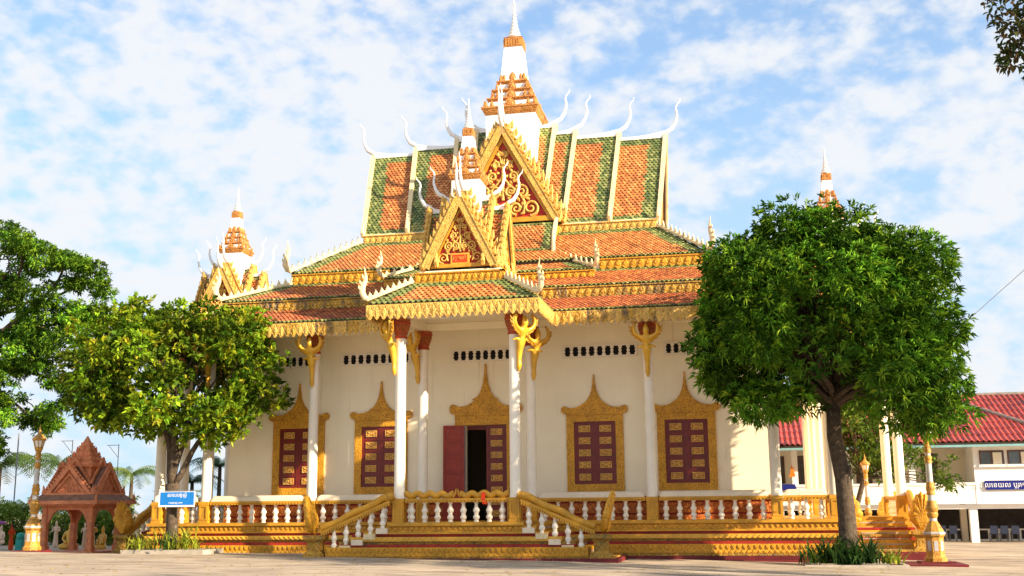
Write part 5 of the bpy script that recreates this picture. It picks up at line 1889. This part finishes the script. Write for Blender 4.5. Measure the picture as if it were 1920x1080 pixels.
# red shrine with gabled sides and a stepped spire
qx, qy, hw = -20.0, 5.2, 1.15
g0 = gz(qx, qy)
sh = thing('shrine', 'small terracotta-red shrine with four gables and a stepped spire', 'shrine', (qx, qy, g0))
MB().box(qx - 1.5, qx + 1.5, qy - 1.5, qy + 1.5, g0 - 0.2, g0 + 0.06).build('floor_slab', 'shrine_red', sh)
for a in (-1, 1):
    for c in (-1, 1):
        x, y = qx + a * hw, qy + c * hw
        b = MB().box(x - 0.17, x + 0.17, y - 0.17, y + 0.17, g0 + 0.061, g0 + 0.3).box(x - 0.12, x + 0.12, y - 0.12, y + 0.12, g0 + 0.3, 1.98)
        for s in (-1, 1):
            b.box(x - 0.08, x + 0.08, y + s * 0.121 - 0.012, y + s * 0.121 + 0.012, g0 + 0.35, 1.9).box(x + s * 0.121 - 0.012, x + s * 0.121 + 0.012, y - 0.08, y + 0.08, g0 + 0.35, 1.9)
        b.build('post', 'shrine_red', sh)
for q in range(4):
    F = frame(qx, qy, q * math.pi / 2)
    arch = [(-hw + 0.12, 1.98), (-hw + 0.12, 1.15), (-hw + 0.30, 1.45), (-hw + 0.36, 1.62), (-hw + 0.6, 1.80), (hw - 0.6, 1.80), (hw - 0.36, 1.62), (hw - 0.30, 1.45), (hw - 0.12, 1.15), (hw - 0.12, 1.98)]
    MB().prism(arch[:5] + [(-hw + 0.6, 1.98)], lambda a, z, d: F(hw + d, a, z), -0.06, 0.06).prism([(-hw + 0.601, 1.80), (hw - 0.601, 1.80), (hw - 0.601, 1.98), (-hw + 0.601, 1.98)], lambda a, z, d: F(hw + d, a, z), -0.06, 0.06).prism([(hw - 0.6, 1.98)] + arch[5:9] + [(hw - 0.12, 1.98)], lambda a, z, d: F(hw + d, a, z), -0.06, 0.06).build('arch', 'shrine_red', sh)
ev = 1.72
MB().box(qx - ev + 0.2, qx + ev - 0.2, qy - ev + 0.2, qy + ev - 0.2, 1.981, 2.06).box(qx - ev, qx + ev, qy - ev, qy + ev, 2.061, 2.22).build('eaves', 'shrine_red', sh)
MB().frustum(qx, qy, 2.221, 2.50, ev - 0.05, 1.32).build('skirt_roof', 'shrine_roof', sh)
for a in (-1, 1):
    for c in (-1, 1):
        MB().lathe([(0.07, 2.22), (0.09, 2.27), (0.05, 2.34), (0.07, 2.38), (0.02, 2.5), (0.005, 2.62)], 8, (qx + a * (ev - 0.1), qy + c * (ev - 0.1), 0)).build('corner_finial', 'shrine_red', sh)
fl_m = flame_mesh('crest_flame', 'shrine_red', 0.15, 0.12, 0.06, 0.25)
for q in range(4):
    F = frame(qx, qy, q * math.pi / 2)
    zb2, za = 2.46, 3.78
    F2 = lambda a, z, d: F(1.22 + d, a, z)
    pn = MB().prism([(-1.15, zb2), (1.15, zb2), (0, za)], F2, -0.12, 0.0).build('gable_panel', 'shrine_carved', sh)
    b = MB()
    for s in (-1, 1):
        b.prism([(s * 1.22, zb2), (0, za + 0.10), (0, za - 0.16), (s * 0.98, zb2)], F2, 0.001, 0.10)
        b.prism([(s * 0.80, zb2 + 0.16), (0, za - 0.34), (0, za - 0.44), (s * 0.66, zb2 + 0.16)], F2, 0.001, 0.05)
        b.tube([F(1.24, s * 1.18, zb2), F(1.24, s * 1.30, zb2 + 0.1), F(1.24, s * 1.28, zb2 + 0.3), F(1.24, s * 1.33, zb2 + 0.45)], [0.07, 0.08, 0.05, 0.01], 6)
    b.box(1.222, 1.34, -1.2, 1.2, zb2 - 0.02, zb2 + 0.12, 0, F)
    b.build('gable_frame', 'shrine_red', pn)
    for s in (-1, 1):
        e = Vector(F(0, s * 1.2, zb2 - za)) - Vector(F(0, 0, 0))
        e.normalize()
        for i in range(10):
            t = (i + 0.5) / 10
            p = F(1.27, s * 1.22 * t, za + 0.10 + (zb2 - za) * t)
            upv = (Vector((0, 0, 1)) - e * 0.2).normalized()
            xx = (-e + upv * e.dot(upv)).normalized()
            O('crest_flame', fl_m, pn, mx=basis(p, xx, upv.cross(xx), upv))
        # the gable roof behind it and a smaller one stepped up
        P = [F(1.2, s * 1.15, zb2), F(0, s * 1.15, zb2), F(0, 0, za), F(1.2, 0, za)]
        slab('gable_roof', P if s > 0 else [P[1], P[0], P[3], P[2]], sh, 0.06, 'shrine_roof')
        b = MB()
        b.prism([(s * 0.9, zb2 + 0.50), (0, za + 0.42), (0, za + 0.24), (s * 0.76, zb2 + 0.50)], lambda a, z, d: F(0.78 + d, a, z), 0, 0.10)
        b.build('upper_barge', 'shrine_red', sh)
b = MB().frustum(qx, qy, 3.1, 3.75, 0.72, 0.72)
z, hh = 3.751, 0.86
for i in range(5):
    b.frustum(qx, qy, z, z + 0.08, hh, hh + 0.03).frustum(qx, qy, z + 0.081, z + 0.23, hh * 0.84, hh * 0.80)
    z += 0.231
    hh *= 0.73
b.frustum(qx, qy, z, z + 0.3, hh * 0.8, 0.02)
b.build('stepped_spire', 'shrine_red', sh)
z, hh = 3.83, 0.86
an = antefix('shrine_red')
for i in range(4):
    for q in range(4):
        F = frame(qx, qy, q * math.pi / 2 - math.pi / 2)
        for y in (-0.85, 0, 0.85):
            O('antefix', an, sh, mx=Matrix.Translation(F(hh * 0.93, y * hh, z)) @ Matrix.Rotation(q * math.pi / 2, 4, 'Z') @ Matrix.Diagonal((0.2 * hh + 0.06, 0.12, 0.20, 1)))
    z += 0.231
    hh *= 0.73

# statues
sit = {'hip': ((0, 0, 0.12), 0.16), 'waist': ((0, 0, 0.32), 0.115), 'chest': ((0, -0.01, 0.52), 0.145), 'neck': ((0, 0, 0.68), 0.05), 'head': ((0, -0.01, 0.79), 0.085), 'bun': ((0, 0, 0.91), 0.045), 'tip': ((0, 0, 1.0), 0.012)}
se = [('hip', 'waist'), ('waist', 'chest'), ('chest', 'neck'), ('neck', 'head'), ('head', 'bun'), ('bun', 'tip')]
for s, n in ((-1, 'l'), (1, 'r')):
    sit.update({n + 'kn': ((s * 0.34, -0.16, 0.09), 0.085), n + 'ft': ((s * -0.02, -0.30, 0.07), 0.05), n + 'sh': ((s * 0.17, 0, 0.58), 0.06), n + 'el': ((s * 0.24, -0.05, 0.36), 0.045), n + 'ha': ((s * 0.07, -0.23, 0.21), 0.035)})
    se += [('hip', n + 'kn'), (n + 'kn', n + 'ft'), ('chest', n + 'sh'), (n + 'sh', n + 'el'), (n + 'el', n + 'ha')]
sit_m = skin('statue', sit, se, 'statue_gold', 2)
sit_p = sit_m.copy()
sit_p.materials.clear()
sit_p.materials.append(MATS['statue_pale'])
std = {'hip': ((0, 0, 0.78), 0.12), 'waist': ((0, 0, 0.95), 0.10), 'chest': ((0, 0, 1.14), 0.125), 'neck': ((0, 0, 1.32), 0.05), 'head': ((0, -0.01, 1.44), 0.088), 'crown': ((0, 0, 1.58), 0.04), 'robe': ((0, 0, 0.45), 0.15), 'hem': ((0, 0, 0.04), 0.17)}
de = [('hip', 'waist'), ('waist', 'chest'), ('chest', 'neck'), ('neck', 'head'), ('head', 'crown'), ('hip', 'robe'), ('robe', 'hem')]
for s, n in ((-1, 'l'), (1, 'r')):
    std.update({n + 'sh': ((s * 0.17, 0, 1.22), 0.055), n + 'el': ((s * 0.22, -0.03, 0.98), 0.045), n + 'ha': ((s * 0.09, -0.19, 1.02), 0.035)})
    de += [('chest', n + 'sh'), (n + 'sh', n + 'el'), (n + 'el', n + 'ha')]
std_m = skin('statue', std, de, 'statue_gold', 2)
std_p = std_m.copy()
std_p.materials.clear()
std_p.materials.append(MATS['statue_pale'])
for x, y, me, s, rz, lb in ((-22.36, 8.0, sit_m, 1.35, 0.3, 'large gold seated statue seen through the front of the shrine'), (-22.2, 9.0, std_p, 0.80, 0, 'pinkish standing statue beside the large gold seated statue'), (-21.15, 8.0, std_m, 0.85, 0.5, 'gold standing statue behind the right side of the shrine'),
                            (-20.6, 8.0, sit_m, 1.15, -0.3, 'gold kneeling figure right of the shrine post'), (-20.5, 9.0, std_p, 0.75, 0.2, 'pale standing statue beside the left naga'), (-23.47, 8.5, std_p, 0.85, 0.2, 'pale standing statue seen between the shrine posts'), (-24.64, 9.0, std_p, 0.85, 0.1, 'pale pinkish statue between lamp post and shrine')):
    O('statue', me, None, loc=(x, y, gz(x, y)), rz=rz, scale=s, label=lb, cat='statue', group='garden statues by the shrine')
# robed figure and its companion beside a purple parasol
px_, py_ = -23.49, 5.0
pt = thing('person', 'small figure in a red-orange robe with dark hair at the far left', 'person', (px_, py_, gz(px_, py_)))
gp = gz(px_, py_)
body = std_m.copy()
body.materials.clear()
body.materials.append(MATS['robe'])
O('body', body, pt, loc=(px_, py_, gp), rz=1.2, scale=(0.72, 0.72, 0.80))
MB().lathe([(0.02, 0), (0.066, 0.02), (0.075, 0.08), (0.055, 0.14), (0.01, 0.17)], 10, (px_, py_ + 0.02, gp + 1.10)).build('hair', 'hair', pt, smooth=180)
mx0 = -23.9
pa = thing('parasol', 'flat purple parasol above the garden figures at the far left', 'parasol', (mx0, 4.2, gz(mx0, 4.2)))
MB().lathe([(0.02, 0), (0.02, 1.3)], 6, (mx0, 4.2, gz(mx0, 4.2))).build('pole', 'pole_grey', pa)
MB().lathe([(0.55, 1.26), (0.56, 1.30), (0.45, 1.38), (0.05, 1.43)], 12, (mx0, 4.2, gz(mx0, 4.2))).build('canopy', 'purple', pa)
O('statue', sit_p, None, loc=(-24.75, 6.0, gz(-24.75, 6.0) + 0.3), scale=0.9, label='pale figure seated under the purple parasol', cat='statue', group='garden statues by the shrine')
MB().lathe([(0.02, 0), (0.15, 0.03), (0.20, 0.16), (0.14, 0.28), (0.03, 0.32)], 10, (-23.7, 6.0, gz(-23.7, 6.0) + 0.52)).box(-23.85, -23.55, 5.85, 6.15, gz(-23.7, 6.0), gz(-23.7, 6.0) + 0.53).build('teal_jar', ['teal'], None, smooth=50, label='teal jar on a block left of the lamp base', cat='jar')

# tall thin poles behind the shrine
for x, y, h, arm, lb in ((-34.0, 20.0, 6.6, 0, 'thin dark pole between the left lamp post and the frame edge'), (-28.33, 17.0, 5.9, 1, 'thin pole with a bent arm left of the shrine spire'), (-25.35, 17.0, 5.6, 1, 'thin pole with a bent arm right of the shrine spire')):
    gg = gz(x, y)
    b = MB().tube([(x, y, gg), (x, y, gg + h)], 0.022 if arm else 0.04, 6)
    if arm:
        b.tube([(x, y, gg + h - 0.05), (x - 0.75, y, gg + h - 0.05)], 0.018, 6).tube([(x - 0.62, y, gg + h - 0.08), (x - 0.02, y, gg + h - 0.75)], 0.014, 6)
    b.build('thin_pole', 'pole_grey', None, label=lb, cat='pole', group='thin poles behind the shrine')
# overhead wire and its pole behind the house
b = MB().tube([(23.1, 31.0, 12.14), (22.98, 24.0, 11.98), (22.91, 19.79, 11.93), (22.73, 9.38, 11.86), (22.5, -4, 12.1)], 0.014, 5)
b.build('overhead_wire', 'pole_grey', None, label='thin overhead wire crossing the sky right of the mango tree', cat='wire')
MB().tube([(23.1, 31.05, -0.5), (23.1, 31.05, 12.4)], [0.16, 0.10], 8).box(22.6, 23.6, 31.0, 31.1, 11.9, 12.02).build('utility_pole', 'concrete', None, label='utility pole behind the red-roofed house', cat='pole')

# ------------------------------------------------------------------ two-storey house on the right
hg = gz(22, 22)
H = thing('house', 'white two-storey house with a red tiled roof behind the right lamp post', 'house', (22, 25, hg))
X0, X1 = 6.0, 44.0
b = MB()
b.box(22.25, X1, 22.0, 22.25, 1.72, 5.2)
b.box(22.25, 22.45, 22.251, 24.5, 1.72, 5.2)
b.build('wing_wall', 'house_white', H)
MB().box(X0, 22.249, 24.5, 24.7, 1.72, 5.2).build('upper_wall', 'house_wall', H)
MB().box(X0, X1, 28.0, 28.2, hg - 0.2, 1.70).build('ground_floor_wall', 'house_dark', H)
b = MB().box(X0, X1, 22.251, 28.0, 1.45, 1.70)
b.build('floor_slab', 'house_white', H)
b = MB().box(X0, 22.249, 22.02, 22.16, 1.73, 2.72).box(X0, 22.249, 21.98, 22.2, 2.721, 2.85)
b.build('balcony_parapet', 'house_white', H)
for x in (7.9, 10.4, 12.9, 15.8, 19.1):
    MB().box(x - 0.16, x + 0.16, 22.0 + 0.17, 22.5, 2.86, 5.2).build('balcony_column', 'house_white', H)
for x in (8, 12, 16, 20, 22.1, 25.6, 29):
    MB().box(x - 0.2, x + 0.2, 22.3, 22.7, hg - 0.3, 1.449).build('pier', 'house_white', H)
    MB().box(x - 0.17, x + 0.17, 25.3, 25.6, hg - 0.3, 1.449).build('pier', 'house_wall', H)
for x in (8.6, 10.7, 12.0, 13.5, 16.8, 18.2, 20.35):
    d_ = MB().box(x - 0.36, x + 0.36, 24.45, 24.499, 2.3, 4.45).build('door', 'house_dark', H)
    MB().box(x - 0.43, x - 0.361, 24.43, 24.499, 2.3, 4.52).box(x + 0.361, x + 0.43, 24.43, 24.499, 2.3, 4.52).box(x - 0.36, x + 0.36, 24.43, 24.499, 4.451, 4.52).build('door_frame', 'house_brown', d_)
for x in (23.18, 24.6, 26.1, 27.6):
    w_ = MB().box(x - 0.56, x + 0.56, 21.94, 21.999, 3.78, 4.46).build('window', 'glass', H)
    MB().box(x - 0.62, x + 0.62, 21.92, 21.998, 4.461, 4.53).box(x - 0.62, x - 0.561, 21.92, 21.998, 3.78, 4.46).box(x + 0.561, x + 0.62, 21.92, 21.998, 3.78, 4.46).box(x - 0.03, x + 0.03, 21.92, 21.939, 3.78, 4.46).build('window_frame', 'house_brown', w_)
    MB().box(x - 0.68, x + 0.68, 21.86, 21.997, 3.66, 3.779).build('sill', 'house_white', w_)
    MB().box(x + 0.06, x + 0.5, 21.935, 21.9395, 3.82, 4.42).build('curtain', 'house_wall', w_)
sgn = MB().prism([(22.78, 2.45), (26.2, 2.45), (26.2, 2.93), (22.72, 2.93), (22.66, 2.69)][::-1], lambda a, z, d: (a, d, z), 21.96, 21.90).build('sign_board', 'sign_navy', H)
O('sign_lettering', text_mesh('ជំ លេខយល ប្រុមណណាល ន', 0.36, 'sign_white', 0.002), sgn, mx=Matrix.Translation((24.35, 21.896, 2.69)) @ Rx)
sb2 = MB().prism([(12.0, 2.55), (12.95, 2.55), (12.85, 2.88), (12.0, 2.88)], lambda a, z, d: (a, d, z), 21.97, 21.90).build('sign_board', 'sign_navy', H)
MB().box(11.9, 12.5, 24.35, 24.4, 2.9, 2.95).build('ledge', 'house_white', H)
fgp = MB().prism([(12.55, 3.25), (12.92, 3.30), (12.80, 3.75), (12.72, 3.95), (12.66, 3.6)], lambda a, z, d: (a, d, z), 22.1, 22.04).build('flag', 'orange_bright', None, label='small orange flag on the house balcony', cat='flag')
# railing and chairs in the undercroft
for x0, x1 in ((8.3, 11.7), (12.3, 15.7), (16.3, 19.7), (20.3, 21.8), (22.5, 25.2), (26, 28.8)):
    b = MB().box(x0, x1, 25.0, 25.08, 0.28, 0.36).box(x0, x1, 25.0, 25.08, hg, hg + 0.12)
    n_ = int((x1 - x0) / 0.45)
    for i in range(n_):
        x = x0 + (i + 0.5) * (x1 - x0) / n_
        b.box(x - 0.05, x + 0.05, 25.01, 25.07, hg + 0.121, 0.279)
    b.build('railing', 'house_white', H)
for x, y in ((20.7, 24.3), (21.3, 24.4), (23.4, 24.3), (23.95, 24.4), (24.5, 24.3)):
    gg = gz(x, y)
    ct = thing('chair', {20.7: 'chair left of the pier in the house undercroft', 21.3: 'chair beside the pier in the house undercroft', 23.4: 'blue chair first right of the pier under the house', 23.95: 'blue chair second right of the pier under the house', 24.5: 'blue chair third right of the pier under the house'}[x], 'chair', (x, y, gg), 'chairs under the house')
    MB().box(x - 0.2, x + 0.2, y - 0.2, y + 0.2, gg + 0.40, gg + 0.44).build('seat', 'chair_blue', ct)
    MB().box(x - 0.2, x + 0.2, y - 0.22, y - 0.19, gg + 0.45, gg + 0.86).build('backrest', 'chair_blue', ct)
    for a in (-1, 1):
        for c in (-1, 1):
            MB().box(x + a * 0.18 - 0.018, x + a * 0.18 + 0.018, y + c * 0.18 - 0.018, y + c * 0.18 + 0.018, gg, gg + 0.399).build('leg', 'pole_grey', ct)
MB().box(X0, X1, 21.15, 21.22, 4.70, 4.93).build('fascia_board', 'fascia_teal', H)
MB().box(X0, X1, 21.221, 28.0, 4.78, 4.84).build('eaves_soffit', 'house_white', H)
# roof tiles
VA, ZA, SL = 21.1, 4.95, 0.441
dirv = Vector((0, 1, SL)).normalized()
nrmv = Vector((0, -SL, 1)).normalized()
rf = slab('roof_slope', [(X0, VA, ZA - 0.03), (X1, VA, ZA - 0.03), (X1, 28.1, ZA - 0.03 + SL * 7), (X0, 28.1, ZA - 0.03 + SL * 7)], H, 0.1, 'tile_bed')
slab('roof_slope', [(X1, 35.1, ZA - 0.03), (X0, 35.1, ZA - 0.03), (X0, 28.1, ZA - 0.03 + SL * 7), (X1, 28.1, ZA - 0.03 + SL * 7)], H, 0.1, 'tile_bed')
TW, RL = 0.29, 0.957
tb_ = MB()
prof = [(-0.5, 0.0), (-0.36, 0.005), (-0.22, 0.05), (0.0, 0.085), (0.22, 0.05), (0.36, 0.005), (0.5, 0.0)]
vv = []
for t, lift in ((0.0, 0.035), (RL * 1.04, 0.0)):
    for a, h in prof:
        vv.append((a * TW, t, h + lift))
for a, h in prof:
    vv.append((a * TW, 0.0, h + 0.010))
tb_.add(vv, [(i, i + 1, i + 8, i + 7) for i in range(6)] + [(14 + i, 15 + i, i + 1, i) for i in range(6)])
tms = [tb_.mesh('roof_tile', m) for m in ('house_tile', 'house_tile', 'house_tile_dark')]
rest = MB()
for r_ in range(8):
    n_ = int((X1 - X0) / TW)
    for i in range(n_):
        x = X0 + (i + 0.5) * TW
        p = Vector((x, VA, ZA)) + dirv * (r_ * RL)
        if 17.4 < x < 26.6:
            k = 2 if rnd.random() < (0.12 if r_ < 4 else 0.45) else rnd.randrange(2)
            O('roof_tile', tms[k], rf, mx=basis(p, (1, 0, 0), dirv, nrmv))
        else:
            rest.add([p + Vector((q[0], 0, 0)) + dirv * q[1] + nrmv * q[2] for q in tb_.v], tb_.f)
rest.build('roof_tiles', 'house_tile', rf, kind='stuff')
MB().tube([(X0, 28.1, ZA + SL * 7 + 0.02), (X1, 28.1, ZA + SL * 7 + 0.02)], 0.14, 8).build('ridge_cap', 'ridge_grey', H)
hp0, hp1 = Vector((22.54, 26.88, ZA + SL * (26.88 - VA) + 0.08)), Vector((26.6, 21.8, ZA + SL * (21.8 - VA) + 0.08))
MB().tube([hp0, hp1], 0.13, 8).build('hip_cap', 'ridge_grey', H)

# fallen leaves scattered on the forecourt
fl = MB()
for i in range(260):
    x, y = rnd.uniform(-16, 20), rnd.uniform(-16, -4.2)
    a = rnd.uniform(0, 6.28)
    z = gz(x, y) + 0.012
    l_, w2 = rnd.uniform(0.05, 0.11), rnd.uniform(0.02, 0.045)
    c, s = math.cos(a), math.sin(a)
    fl.add([(x - c * l_, y - s * l_, z), (x - s * w2, y + c * w2, z + 0.015), (x + c * l_, y + s * l_, z + 0.006), (x + s * w2, y - c * w2, z + 0.015)], [(0, 1, 2, 3)])
mat('dry_leaf', (0.50, 0.36, 0.06), 0.7, 0.5, 2.0)
fl.build('fallen_leaves', 'dry_leaf', None, kind='stuff', label='small yellow fallen leaves scattered over the forecourt', cat='leaves')
